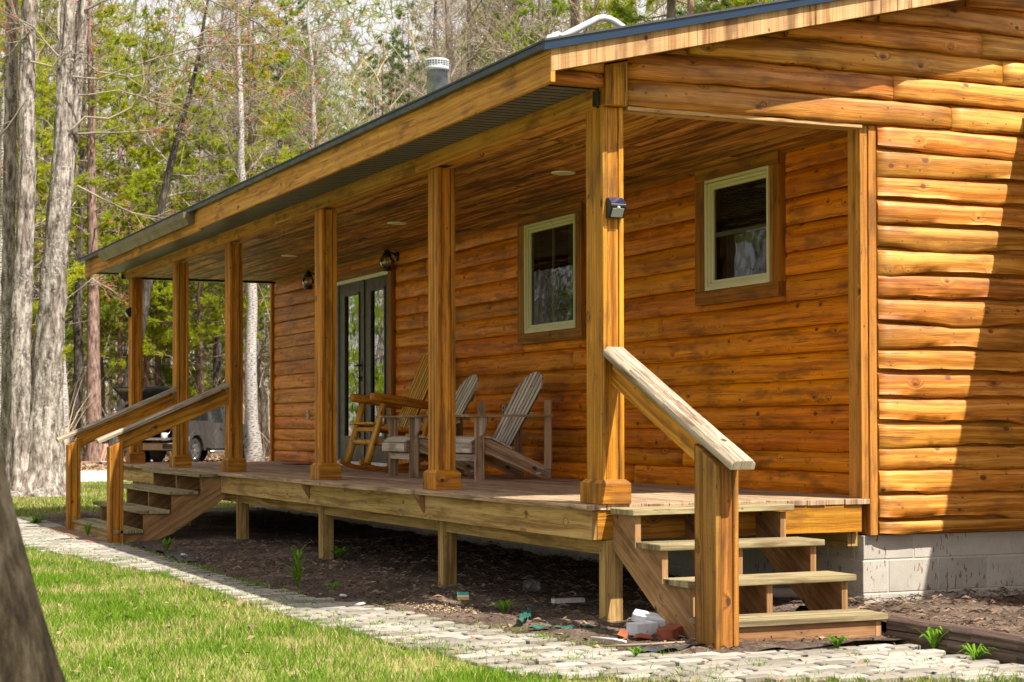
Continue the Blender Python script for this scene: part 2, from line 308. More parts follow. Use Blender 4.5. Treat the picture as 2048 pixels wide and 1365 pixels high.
# ------------------------------------------------------------------ mesh builder
class MB:
    def __init__(s): s.v = []; s.f = []; s.uv = []; s.r = []; s.m = []; s.sm = []
    def face(s, pts, g=(1, 0, 0), rnd=None, mi=0, uvs=None, smooth=False):
        i = len(s.v); pts = [Vector(p) for p in pts]; s.v += pts; s.f.append(tuple(range(i, i + len(pts))))
        if uvs is None:
            g = Vector(g).normalized()
            n = (pts[1] - pts[0]).cross(pts[2] - pts[0])
            if n.length < 1e-12 and len(pts) > 3: n = (pts[2] - pts[0]).cross(pts[3] - pts[0])
            n = n.normalized() if n.length > 0 else Vector((0, 0, 1))
            if abs(n.dot(g)) > .85:
                a = Vector((0, 0, 1)) if abs(g.z) < .8 else Vector((1, 0, 0)); a = (a - n * a.dot(n)).normalized(); bb = n.cross(a)
                uvs = [(p.dot(a) * .6, p.dot(bb) * .6) for p in pts]
            else:
                a = (g - n * g.dot(n)).normalized(); bb = n.cross(a)
                uvs = [(p.dot(a), p.dot(bb)) for p in pts]
        s.uv += uvs; s.r.append(rng.random() if rnd is None else rnd); s.m.append(mi); s.sm.append(smooth)
    def hexa(s, b, t, g=(1, 0, 0), rnd=None, mi=0, cap=True):
        rnd = rng.random() if rnd is None else rnd
        n = len(b)
        c = sum((Vector(p) for p in list(b) + list(t)), Vector()) / (2 * n)
        fs = [[b[i], b[(i + 1) % n], t[(i + 1) % n], t[i]] for i in range(n)]
        if cap: fs += [list(reversed(b)), list(t)]
        for q in fs:
            q = [Vector(p) for p in q]; ce = sum(q, Vector()) / len(q)
            nn = (q[1] - q[0]).cross(q[2] - q[0])
            if nn.dot(ce - c) < 0: q.reverse()
            s.face(q, g, rnd, mi)
    def box(s, x0, x1, y0, y1, z0, z1, g=None, rnd=None, mi=0):
        if g is None:
            d = (x1 - x0, y1 - y0, z1 - z0); g = [(1, 0, 0), (0, 1, 0), (0, 0, 1)][d.index(max(d))]
        s.hexa([(x0, y0, z0), (x1, y0, z0), (x1, y1, z0), (x0, y1, z0)], [(x0, y0, z1), (x1, y0, z1), (x1, y1, z1), (x0, y1, z1)], g, rnd, mi)
    def beam(s, a, b, w, h, up=(0, 0, 1), rnd=None, mi=0):       # board from a to b, w sideways, h along up
        a = Vector(a); b = Vector(b); d = (b - a).normalized(); up = Vector(up); sd = d.cross(up).normalized(); u = sd.cross(d).normalized()
        q = [sd * w / 2 + u * h / 2, -sd * w / 2 + u * h / 2, -sd * w / 2 - u * h / 2, sd * w / 2 - u * h / 2]
        s.hexa([a + k for k in q], [b + k for k in q], tuple(d), rnd, mi)
    def prism(s, poly, d, g=(1, 0, 0), rnd=None, mi=0):          # poly: 3d points, d: extrusion vector
        d = Vector(d); b = [Vector(p) for p in poly]; s.hexa(b, [p + d for p in b], g, rnd, mi)
    def tube(s, pts, rad, n=8, rnd=None, mi=0, caps=True, smooth=True, sq=1.):
        rnd = rng.random() if rnd is None else rnd
        pts = [Vector(p) for p in pts]
        if not hasattr(rad, '__len__'): rad = [rad] * len(pts)
        rings = []; L = 0; Ls = []; prev = None
        for i, p in enumerate(pts):
            d = (pts[min(i + 1, len(pts) - 1)] - pts[max(i - 1, 0)]).normalized()
            if prev is None:
                a = Vector((0, 0, 1)) if abs(d.z) < .9 else Vector((1, 0, 0)); x = d.cross(a).normalized()
            else: x = (prev - d * prev.dot(d)).normalized()
            prev = x; y = d.cross(x)
            if i: L += (p - pts[i - 1]).length
            Ls.append(L); rings.append([p + (x * math.cos(t) + y * math.sin(t) * sq) * rad[i] for t in [2 * math.pi * k / n for k in range(n)]])
        per = 2 * math.pi * max(rad)
        for i in range(len(pts) - 1):
            for k in range(n):
                k2 = (k + 1) % n
                s.face([rings[i][k], rings[i][k2], rings[i + 1][k2], rings[i + 1][k]], rnd=rnd, mi=mi, smooth=smooth,
                       uvs=[(Ls[i], per * k / n), (Ls[i], per * (k + 1) / n), (Ls[i + 1], per * (k + 1) / n), (Ls[i + 1], per * k / n)])
        if caps:
            s.face(list(reversed(rings[0])), rnd=rnd, mi=mi, g=(0, 0, 1)); s.face(rings[-1], rnd=rnd, mi=mi, g=(0, 0, 1))
    def lathe(s, c, prof, n=20, axis=(0, 0, 1), rnd=None, mi=0):   # prof: (r, h)
        rnd = rng.random() if rnd is None else rnd
        ax = Vector(axis).normalized(); a = Vector((1, 0, 0)) if abs(ax.x) < .9 else Vector((0, 1, 0)); x = ax.cross(a).normalized(); y = ax.cross(x); c = Vector(c)
        R = [[c + ax * h + (x * math.cos(2 * math.pi * k / n) + y * math.sin(2 * math.pi * k / n)) * max(r, 1e-4) for k in range(n)] for r, h in prof]
        for i in range(len(prof) - 1):
            for k in range(n):
                k2 = (k + 1) % n; s.face([R[i][k], R[i][k2], R[i + 1][k2], R[i + 1][k]], rnd=rnd, mi=mi, smooth=True, g=tuple(ax))
    def build(s, name, mats, parent=None, bevel=0., merge=True, seg=1):
        me = bpy.data.meshes.new(name); me.from_pydata(s.v, [], s.f)
        uvl = me.uv_layers.new(name='UVMap'); uvl.data.foreach_set('uv', np.array(s.uv, dtype=np.float32).ravel())
        at = me.attributes.new('rnd', 'FLOAT', 'FACE'); at.data.foreach_set('value', np.array(s.r, dtype=np.float32))
        if not isinstance(mats, (list, tuple)): mats = [mats]
        for mm in mats: me.materials.append(mm)
        me.polygons.foreach_set('material_index', s.m); me.polygons.foreach_set('use_smooth', s.sm)
        me.update()
        if merge:
            import bmesh
            bm = bmesh.new(); bm.from_mesh(me); bmesh.ops.remove_doubles(bm, verts=bm.verts, dist=1e-5); bm.to_mesh(me); bm.free()
        o = bpy.data.objects.new(name, me); col.objects.link(o)
        if bevel:
            b = o.modifiers.new('bevel', 'BEVEL'); b.width = bevel; b.segments = seg; b.limit_method = 'ANGLE'; b.angle_limit = R_(40)
        if parent:
            o.parent = parent
            if parent.type == 'EMPTY': o.matrix_parent_inverse = Matrix.Translation(-parent.location)
        return o

def thing(name, label, cat, loc=(0, 0, 0), group=None):
    o = bpy.data.objects.new(name, None); o.empty_display_size = .2; col.objects.link(o); o.location = loc
    o['label'] = label; o['category'] = cat
    if group: o['group'] = group
    return o
def tag(o, label, cat, group=None):
    o['label'] = label; o['category'] = cat
    if group: o['group'] = group
    return o
def kind(o, k, label=None, cat=None):
    o['kind'] = k
    if label: o['label'] = label
    if cat: o['category'] = cat
    return o
def dup(root, loc, rotz=0., scale=1., label=None, group=None):
    r = root.copy(); col.objects.link(r); r.location = loc; r.rotation_euler = (0, 0, rotz); r.scale = (scale,) * 3
    if label: r['label'] = label
    if group: r['group'] = group
    for ch in list(root.children):
        c = ch.copy(); col.objects.link(c); c.parent = r
        for g in ch.children:
            d = g.copy(); col.objects.link(d); d.parent = c
    return r
def npmesh(name, verts, faces, mats, parent=None, rnd=None, mi=None, uv=None, smooth=False):   # faces (n,k)
    me = bpy.data.meshes.new(name); n, k = faces.shape
    me.vertices.add(len(verts)); me.vertices.foreach_set('co', verts.astype(np.float32).ravel())
    me.loops.add(n * k); me.loops.foreach_set('vertex_index', faces.astype(np.int32).ravel())
    me.polygons.add(n); me.polygons.foreach_set('loop_start', np.arange(0, n * k, k, dtype=np.int32))
    try: me.polygons.foreach_set('loop_total', np.full(n, k, dtype=np.int32))
    except Exception: pass
    if mi is not None: me.polygons.foreach_set('material_index', mi.astype(np.int32))
    if smooth: me.polygons.foreach_set('use_smooth', np.ones(n, dtype=bool))
    if uv is not None:
        l = me.uv_layers.new(name='UVMap'); l.data.foreach_set('uv', uv.astype(np.float32).ravel())
    if rnd is not None:
        a = me.attributes.new('rnd', 'FLOAT', 'FACE'); a.data.foreach_set('value', rnd.astype(np.float32))
    for mm in (mats if isinstance(mats, (list, tuple)) else [mats]): me.materials.append(mm)
    me.update(calc_edges=True); me.validate()
    o = bpy.data.objects.new(name, me); col.objects.link(o)
    if parent:
        o.parent = parent
        if parent.type == 'EMPTY': o.matrix_parent_inverse = Matrix.Translation(-parent.location)
    return o
def n1(x, s=0., f=1.): return noise.noise(Vector((x * f, s * 7.31 + .5, s * 3.7)))

def ground_z(x, y):
    t = min(1, max(0, (y - 2) / 12.)); return -.748 + .048 * t

# ------------------------------------------------------------------ cabin
cabin = thing('log_cabin', 'golden log cabin with a long covered porch, board posts and dark low roof', 'cabin', (4.0, 7.0, -.735))
XW = 2.17          # porch wall sheathing plane (its siding bulges to 2.125)
XE = 9.6           # far side of the cabin
YN, YF = 0.0, 14.45
S_ = .236
def zt(x): return 2.69 + S_ * (x + .5) if x < 5 else 2.69 + S_ * 5.5 - S_ * (x - 5.0)
def zu(x): return zt(x) - .15

def course(mb, org, u, n, zb, ztp, u0, u1, amp, seed, lo=None, hi=None, deep=1.):
    """one log siding board: org origin, u along, n outwards"""
    h = ztp - zb; L = u1 - u0; k = max(2, int(L / .09)); rnd = rng.random()
    prof = [(0, .0), (.0, .028), (.035, .040), (.14, .047), (.45, .050), (.76, .045), (.91, .033), (.985, .012), (1.05, .0)]
    rows = []
    for i in range(k + 1):
        uu = u0 + L * i / k
        wob = amp * (.9 * n1(uu, seed, 1.3) + .5 * n1(uu, seed + 3, 4.5) + .25 * n1(uu, seed + 6, 11)); wo = 1 + .18 * n1(uu, seed + 9, 1.7) + .1 * n1(uu, seed + 11, 6)
        e = min(uu - u0, u1 - uu); rd = .62 + .38 * min(1, e / .03) if e < .03 else 1.
        row = []
        for j, (t, o) in enumerate(prof):
            z = zb + t * h + (wob + abs(amp) * .25 if j < 3 else (wob * .4 if j == 3 else 0))
            if lo is not None: z = max(z, lo)
            if hi is not None: z = min(z, hi)
            row.append(org + u * uu + n * (o * rd * wo * deep) + Vector((0, 0, z)))
        rows.append((uu, row))
    vv = [0]
    for j in range(1, len(prof)): vv.append(vv[-1] + math.hypot((prof[j][0] - prof[j - 1][0]) * h, prof[j][1] - prof[j - 1][1]))
    for (ua, a), (ub, b) in zip(rows[:-1], rows[1:]):
        for j in range(len(prof) - 1):
            q = [a[j], b[j], b[j + 1], a[j + 1]]; uvq = [(ua, vv[j]), (ub, vv[j]), (ub, vv[j + 1]), (ua, vv[j + 1])]
            if (q[1] - q[0]).cross(q[3] - q[0]).dot(n) < 0 and j: q.reverse(); uvq.reverse()
            mb.face(q, rnd=rnd, uvs=uvq, smooth=True)
    for row, sgn in ((rows[0][1], 1), (rows[-1][1], -1)):
        mb.face(row if sgn > 0 else list(reversed(row)), g=(0, 0, 1), rnd=rnd)
def siding(mb, org, u, n, zs, umin, umax, amp, openings=(), seed=0, smin=1.3, smax=3.6, startf=None, deep=1.):
    org = Vector(org); u = Vector(u); n = Vector(n)
    for ci, (zb, zt_) in enumerate(zip(zs[:-1], zs[1:])):
        a = umin if startf is None else max(umin, startf(zt_))
        spans = [(a, umax, None, None)]
        for (o0, o1, ob, ot) in openings:
            new = []
            for s0, s1, lo, hi in spans:
                if zb >= ot - .004 or zt_ <= ob + .004 or o1 <= s0 or o0 >= s1: new.append((s0, s1, lo, hi)); continue
                if o0 > s0: new.append((s0, o0, lo, hi))
                if o1 < s1: new.append((o1, s1, lo, hi))
                if zb < ob - .01: new.append((max(s0, o0), min(s1, o1), lo, ob))
                if zt_ > ot + .01: new.append((max(s0, o0), min(s1, o1), ot, hi))
            spans = new
        for s0, s1, lo, hi in spans:
            x = s0
            while x < s1 - .02:
                y = x + rng.uniform(smin, smax)
                if s1 - y < .5: y = s1
                course(mb, org, u, n, zb, zt_, x + .0008, y - .0008, amp, seed + ci * 1.7 + x, lo, hi, deep); x = y

# --- porch wall siding (faces the lawn)
W1 = (1.345, 2.555, 1.405, 2.455); W2 = (4.58, 5.97, 1.245, 2.455); DR = (9.516, 11.60, -.02, 2.27)
zs = [-.02, .15, .29, .449, .616, .793, .987, 1.174, 1.361, 1.548, 1.715, 1.906, 2.103, 2.297, 2.478]
mb = MB(); siding(mb, (XW, 0, 0), (0, 1, 0), (-1, 0, 0), zs, .16, YF - .03, .007, [W1, W2, DR], seed=3, smin=2.6, smax=5.5, deep=.85)
mb.build('porch_wall', MT['porch_siding'], cabin)
# --- gable wall siding (faces the camera side)
zg = [-.235, -.148, .023, .185, .333, .482, .644, .809, .965, 1.130, 1.295, 1.454, 1.613, 1.772, 1.932, 2.091, 2.254, 2.417]
mb = MB(); siding(mb, (0, -.002, 0), (1, 0, 0), (0, -1, 0), zg, 1.975, 3.68, .045, seed=40, smin=1.7, smax=2.4, deep=.85)
zg2 = [2.417 + .1665 * i for i in range(0, 10)]
siding(mb, (0, -.002, 0), (1, 0, 0), (0, -1, 0), zg2, .153, 5.0, .022, seed=80, smin=1.2, smax=2.6, startf=lambda z: (z + .03 - 2.69) / S_ - .5)
siding(mb, (0, -.002, 0), (1, 0, 0), (0, -1, 0), [2.515, 2.60, 2.69], -.47, -.002, .006, seed=120, startf=lambda z: (z + .05 - 2.69) / S_ - .5)
mb.build('gable_wall', MT['gable_siding'], cabin)
# --- sheathing behind, with holes for the windows and door
mb = MB()
ys = [(.16, W1[0]), (W1[1], W2[0]), (W2[1], DR[0]), (DR[1], YF - .03)]
for a, b in ys: mb.box(XW, XW + .14, a, b, -.22, 2.5, g=(0, 1, 0))
for o in (W1, W2): mb.box(XW, XW + .14, o[0], o[1], -.22, o[2], g=(0, 1, 0)); mb.box(XW, XW + .14, o[0], o[1], o[3], 2.5, g=(0, 1, 0))
mb.box(XW, XW + .14, DR[0], DR[1], DR[3], 2.5, g=(0, 1, 0)); mb.box(XW, XW + .14, DR[0], DR[1], -.22, .02, g=(0, 1, 0))
mb.prism([(1.93, .006, -.235), (3.7, .006, -.235), (3.7, .006, 2.417), (1.93, .006, 2.417)], (0, .14, 0))
mb.prism([(.155, .006, 2.412), (3.7, .006, 2.412), (5.0, .006, 3.0), (5.0, .006, zt(5) - .05), (.155, .006, zt(.155) - .05)], (0, .13, 0)); mb.box(.01, 2.1, .104, .138, 2.40, 2.52, g=(1, 0, 0))
mb.prism([(-.46, .006, 2.52), (-.002, .006, 2.52), (-.002, .006, zt(0) - .05), (-.46, .006, zt(-.46) - .05)], (0, .05, 0))
mb.box(XE - .14, XE, .14, YF, -.235, 2.5, g=(0, 1, 0)); mb.box(XW, XE, YF - .14, YF - .002, -.235, 2.5, g=(1, 0, 0))
mb.prism([(XW, YF - .14, 2.5), (XE, YF - .14, 2.5), (XE, YF - .14, zu(XE)), (5, YF - .14, zu(5)), (XW, YF - .14, zu(XW))], (0, .13, 0))
mb.build('wall_frame', MT['gable_siding'], cabin)
# --- corner boards
mb = MB(); mb.box(1.857, 1.911, .0, .052, .0, 2.411); mb.box(1.858, 1.895, .054, .145, .0, 2.43); mb.box(1.913, 1.972, -.012, .05, -.238, 2.412)
mb.box(1.93, 2.12, .10, .158, 0.0, 2.44)
mb.build('corner_board', MT['fascia'], cabin, bevel=.003)
mb = MB(); mb.box(XW - .07, XW + .02, YF - .04, YF + .02, -.05, 2.47); mb.build('end_board', MT['post'], cabin, bevel=.003)
# --- gable header trim, ledge and block above the first post
mb = MB(); mb.box(.153, 1.856, -.030, .10, 2.386, 2.410)
mb.build('gable_ledge', MT['rake'], cabin, bevel=.003)
mb = MB(); mb.hexa([(-.004, -.045, 2.407), (.150, -.045, 2.407), (.150, .05, 2.407), (-.004, .05, 2.407)], [(-.004, -.045, zu(-.004) - .01), (.150, -.045, zu(.15) - .01), (.15, .05, zu(.15) - .01), (-.004, .05, zu(0) - .01)], g=(0, 0, 1))
mb.build('header_block', MT['post'], cabin, bevel=.004)
# --- concrete foundation with block courses
fd = MB(); bl = .397
def blocks(o, d, n, L, z0s, off):
    o = Vector(o); d = Vector(d); n = Vector(n)
    for ri, (za, zb) in enumerate(z0s):
        x = -off[ri % 2]
        while x < L:
            a = max(0, x + .005); b = min(L, x + bl - .005)
            if b > a + .01:
                q = [o + d * a, o + d * b, o + d * b - n * .1, o + d * a - n * .1]
                fd.hexa([p + Vector((0, 0, za + .005)) for p in q], [p + Vector((0, 0, zb - .005)) for p in q], tuple(d), rng.random(), 0)
            x += bl
rows = [(-.235, -.3985), (-.3985, -.614), (-.614, -.83)]; rows = [(b, a) for a, b in rows]
blocks((1.884, .03, 0), (1, 0, 0), (0, -1, 0), 1.9, rows, (.0, .2))
blocks((1.886, .135, 0), (0, 1, 0), (-1, 0, 0), YF - .1, rows, (.1, .3))
fd.box(1.888, 3.78, .034, .2, -.83, -.24, g=(1, 0, 0), mi=1); fd.box(1.888, 2.0, .2, YF - .05, -.83, -.24, g=(0, 1, 0), mi=1)
fd.box(1.95, XE, YF - .3, YF - .06, -.83, -.24, mi=1); fd.box(XE - .2, XE - .05, .2, YF, -.83, -.24, mi=1)
fd.build('foundation', [MT['block'], MT['mortar']], cabin, bevel=.003)
# --- floor and dark interior
mb = MB(); mb.box(XW + .15, XE - .2, .2, YF - .2, -.06, -.02, g=(0, 1, 0)); mb.box(XW + .15, XE - .2, .2, YF - .2, 2.46, 2.49, g=(0, 1, 0)); mb.box(XW + 2.2, XW + 2.25, .2, YF - .2, -.02, 2.46, g=(0, 1, 0))
mb.build('interior', MT['interior'], cabin)

# --- roof
mb = MB()
sec = [(-.47, zu(-.47)), (5.0, zu(5.0)), (XE + .5, zu(XE + .5)), (XE + .5, zt(XE + .5)), (5.0, zt(5.0)), (-.47, zt(-.47))]
def slab(mb, x0, x1, y0, y1, lo, hi, mi=0, g=(0, 1, 0)):
    mb.hexa([(x0, y0, lo(x0)), (x1, y0, lo(x1)), (x1, y1, lo(x1)), (x0, y1, lo(x0))], [(x0, y0, hi(x0)), (x1, y0, hi(x1)), (x1, y1, hi(x1)), (x0, y1, hi(x0))], g, mi=mi)
slab(mb, -.468, 5.0, -.309, 14.30, zu, lambda x: zt(x)); slab(mb, 5.0, XE + .5, -.309, 14.30, zu, lambda x: zt(x))
roof = mb.build('roof', MT['trim'], cabin)
mb = MB(); slab(mb, -.555, 5.02, -.375, 14.36, lambda x: zt(x) + .004, lambda x: zt(x) + .016); slab(mb, 5.02, XE + .55, -.375, 14.36, lambda x: zt(x) + .004, lambda x: zt(x) + .016)
mb.build('shingles', MT['shingle'], roof)
mb = MB(); slab(mb, -.552, 5.0, -.366, -.341, lambda x: zt(x) - .047, lambda x: zt(x) + .003); slab(mb, -.548, -.502, -.34, 14.34, lambda x: zt(-.5) - .047, lambda x: zt(x) + .003)
mb.build('drip_edge', MT['drip'], roof)
mb = MB(); slab(mb, -.50, 5.0, -.34, -.311, lambda x: 2.516 + S_ * (x + .5), lambda x: zt(x) - .0)
mb.build('rake_board', MT['rake'], roof, bevel=.002)
mb = MB(); mb.hexa([(-.502, -.338, 2.455), (-.472, -.338, 2.455), (-.472, 8.03, 2.455), (-.502, 8.03, 2.455)], [(-.502, -.338, 2.645), (-.472, -.338, 2.645), (-.472, 8.03, 2.645), (-.502, 8.03, 2.645)], g=(0, 1, 0))
for a, b in ((8.032, 11.2), (11.203, 14.25)): mb.box(-.478, -.448, a, b, 2.447, 2.645)
mb.build('fascia', MT['fascia'], roof, bevel=.002)
mb = MB(); z = 2.512; x0 = -.447; x1 = -.036; y = .06            # ribbed vinyl soffit, panels across the eave
while y < 14.22:
    for (a, b, dz) in ((0, .078, 0), (.078, .095, .012), (.095, .173, 0), (.173, .19, .012)):
        mb.face([(x0, y + a, z + dz), (x0, y + b, z + dz), (x1, y + b, z + dz), (x1, y + a, z + dz)], g=(1, 0, 0), rnd=.3, mi=1 if dz else 0)
        mb.face([(x0, y + b, z), (x0, y + b, z + .012), (x1, y + b, z + .012), (x1, y + b, z)], g=(1, 0, 0), rnd=.3, mi=1)
    y += .19
mb.box(x0, x1, 14.22, 14.26, 2.495, 2.54, g=(1, 0, 0))
mb.build('soffit', [MT['soffit'], MT['black']], roof)
# short length of gutter on the far fascia
mb = MB(); prof = [(-.480, 2.645), (-.480, 2.535), (-.545, 2.520), (-.560, 2.560), (-.598, 2.592), (-.600, 2.645), (-.588, 2.645), (-.588, 2.60), (-.555, 2.572), (-.54, 2.532), (-.487, 2.545), (-.487, 2.645)]
for i in range(len(prof)):
    a = prof[i]; b = prof[(i + 1) % len(prof)]
    mb.face([(a[0], 8.25, a[1]), (b[0], 8.25, b[1]), (b[0], 12.75, b[1]), (a[0], 12.75, a[1])], g=(0, 1, 0))
mb.face([(p[0], 8.25, p[1]) for p in prof[:6]], g=(0, 0, 1)); mb.face([(p[0], 12.75, p[1]) for p in prof[:6]], g=(0, 0, 1))
mb.build('gutter', MT['gutter'], roof)
# vent stack
cx_, cy_ = 1.0, 5.29; zb = zt(cx_) - .05
mb = MB(); mb.lathe((cx_, cy_, zb), [(.093, 0), (.093, 3.66 - zb), (.10, 3.665 - zb), (.10, 3.68 - zb)], 28)
mb.lathe((cx_, cy_, zb), [(.20, .05), (.13, .075), (.098, .13)], 24)
vs = mb.build('vent_stack', MT['pipe'], roof)
mb = MB(); mb.lathe((cx_, cy_, 3.655), [(.095, 0), (.107, .004), (.107, .035), (.103, .04)], 28); mb.lathe((cx_, cy_, 3.74), [(.107, 0), (.109, .006), (.102, .018), (.0, .022)], 28)
for k in range(26):
    a = 2 * math.pi * k / 26; p = Vector((cx_ + .104 * math.cos(a), cy_ + .104 * math.sin(a), 3.69)); mb.beam(p, p + Vector((0, 0, .055)), .007, .007, up=(math.cos(a), math.sin(a), 0))
for zz in (3.706, 3.724): mb.tube([(cx_ + .105 * math.cos(2 * math.pi * k / 28), cy_ + .105 * math.sin(2 * math.pi * k / 28), zz) for k in range(29)], .003, 4, caps=False)
mb.build('vent_cap', MT['mast'], vs)

# --- ceiling of the porch, trims
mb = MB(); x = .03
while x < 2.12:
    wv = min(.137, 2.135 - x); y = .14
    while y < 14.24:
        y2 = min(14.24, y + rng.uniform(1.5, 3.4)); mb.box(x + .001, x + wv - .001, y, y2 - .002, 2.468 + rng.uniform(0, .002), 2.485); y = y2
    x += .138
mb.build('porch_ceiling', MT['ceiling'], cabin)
mb = MB(); mb.box(.0, 2.12, 14.245, 14.29, 2.44, 2.50); mb.build('ceiling_end_trim', MT['black'], cabin)
mb = MB(); mb.prism([(2.085, .16, 2.466), (2.125, .16, 2.466), (2.125, .16, 2.432)], (0, 14.05, 0), g=(0, 1, 0)); mb.build('ceiling_moulding', MT['trim'], cabin)
# beam on the posts
mb = MB()
for a, b in ((.075, 3.1), (3.103, 6.9), (6.903, 10.4), (10.403, 13.80)): mb.box(-.036, .0, a, b, 2.40, 2.520)
mb.box(.002, .14, .10, 13.78, 2.421, 2.50)
mb.build('porch_beam', MT['fascia'], cabin, bevel=.003)
mb = MB(); mb.box(-.03, -.006, .02, .074, 2.41, 2.50); mb.build('beam_gap_shade', MT['black'], cabin)  # black block filling the gap at the beam end, painted as its shade

# --- posts
PY = [0, 2.731, 5.55, 8.692, 11.085, 13.585]; pw, pd, e = .1418, .205, .0304
def post_mesh(mb, x, y, z0, z1, d=pd):
    mb.box(x, x + .032, y, y + d, z0, z1); mb.box(x + .0355, x + .1065, y + .008, y + d - .008, z0, z1 - .002); mb.box(x + .110, x + pw, y, y + d, z0, z1)
for i, y in enumerate(PY):
    mb = MB(); d = .233 if i == 0 else pd
    post_mesh(mb, 0, y, .0, 2.40 if i else 2.405, d); p = mb.build('porch_post', MT['post'], cabin, bevel=.003)
    mb = MB(); a0, a1, b0, b1 = -e, pw + e, y - e, y + d + e
    q = lambda i_, z: [(a0 + i_, b0 + i_, z), (a1 - i_, b0 + i_, z), (a1 - i_, b1 - i_, z), (a0 + i_, b1 - i_, z)]
    mb.hexa(q(0, .001), q(0, .125), g=(1, 0, 0)); mb.hexa(q(0, .1255), q(.024, .148), g=(1, 0, 0))
    mb.build('post_base', MT['post'], p, bevel=.002)

# --- deck
mb = MB(); x = -.125; k = 0
while x < 2.12:
    wv = .138; y = -.012 + (.0 if k else .0); joints = []
    while y < 14.15:
        y2 = min(14.15, y + rng.uniform(2.4, 4.2))
        xo = 0
        if k == 0: xo = -.035 if 2.4 < (y + y2) / 2 < 6.2 else 0
        if not (k <= 0 and False): mb.box(x + xo, min(x + wv, 2.12), y + rng.uniform(-.006, .004) if y < 0 else y, y2 - .003, -.036 + rng.uniform(-.001, .001), rng.uniform(-.0015, .0015))
        y = y2
    x += wv + .004; k += 1
mb.build('deck_boards', MT['deck'], cabin, bevel=.003)
mb = MB()
for a, b in ((.004, 2.82), (2.823, 5.66), (5.663, 8.70), (11.1, 13.9)): mb.box(-.082, -.044, a, b, -.215, -.037)
mb.box(-.082, -.044, 8.703, 8.74, -.215, -.037); mb.box(-.043, -.003, 8.74, 11.1, -.215, -.037)
mb.build('rim_joist', MT['treated'], cabin, bevel=.003)
mb = MB(); mb.box(-.0435, 1.855, -.001, .037, -.2135, -.0375); mb.build('end_joist', MT['post'], cabin, bevel=.003)
mb = MB(); mb.box(.04, .115, .05, 13.7, -.309, -.218); mb.box(1.78, 1.86, .05, 13.7, -.309, -.218)
for y in np.arange(.45, 13.7, .61): mb.box(-.04, 1.86, y, y + .038, -.214, -.038)
mb.build('floor_beam', MT['treated'], cabin, bevel=.003)
for y in (2.83, 5.67):
    mb = MB(); mb.prism([(-.16, y - .04, -.040), (-.084, y - .04, -.040), (-.084, y - .04, -.17)], (0, .035, 0), g=(0, 0, 1)); mb.build('gusset', MT['stringer'], cabin, bevel=.002)
for y in (.0, 2.68, 5.60, 8.40, 10.9, 13.4):
    mb = MB(); mb.box(.02, .130, y, y + .11, -.95, -.217); mb.build('foundation_post', MT['treated'], cabin, bevel=.006)

# --- right stairs (go down towards the camera)
TR = [(-.325, -.02), (-.655, -.205), (-.98, -.392), (-1.285, -.583)]
st = MB()
def stringer(mb, at, along, fronts, thick, zend, back):
    """saw-tooth stringer: at = base point function (s, z) -> 3d; fronts = [(s_front, z_top)] s outwards"""
    poly = []
    s0 = back; ztop = fronts[0][1] - .036
    poly.append((s0, ztop)); 
    for i, (s, z) in enumerate(fronts):
        z = z - .037
        poly.append((s - .035, z))
        zn = fronts[i + 1][1] - .037 if i + 1 < len(fronts) else zend
        poly.append((s - .035, zn))
    sl = (fronts[-1][1] - fronts[0][1]) / (fronts[-1][0] - fronts[0][0])
    poly.append((fronts[-1][0] - .10, zend))
    poly.append((s0, fronts[0][1] - .037 - .215))
    # split to convex-ish quads: columns under each tread
    bot = lambda s: max(zend, fronts[0][1] - .25 + (s - s0) * sl)
    xs = [s0] + [f[0] - .035 for f in fronts]
    for i in range(len(fronts)):
        a, b = xs[i], xs[i + 1]; zt_ = fronts[i][1] - .037
        p = [(a, bot(a)), (b, bot(b)), (b, zt_), (a, zt_)]
        mb.prism([at(s, z) for s, z in p], along, g=tuple(Vector(at(1, sl)) - Vector(at(0, 0))), rnd=.4)
for xx in (.06, .555, 1.06):
    mb = MB(); stringer(mb, lambda s, z, xx=xx: (xx, -s, z), (.04, 0, 0), [(-a, b) for a, b in TR], .04, -.755, .0); mb.build('stair_stringer', MT['stringer'], cabin, bevel=.002)
for i, (y, z) in enumerate(TR):
    mb = MB(); dz = [.012, 0, .004, 0][i]
    mb.hexa([(.03, y, z - .037), (1.14, y, z - .037 + dz), (1.14, y + .30, z - .037 + dz), (.03, y + .30, z - .037)], [(.03, y, z), (1.14, y, z + dz), (1.14, y + .30, z + dz), (.03, y + .30, z)], g=(1, 0, 0))
    mb.build('stair_tread', MT['tread'], cabin, bevel=.004)
mb = MB(); mb.box(.10, 1.07, -1.262, -1.225, -.76, -.622); mb.box(1.072, 1.108, -1.262, -1.0, -.76, -.622, g=(0, 0, 1)); mb.build('bottom_riser', MT['stringer'], cabin, bevel=.002)
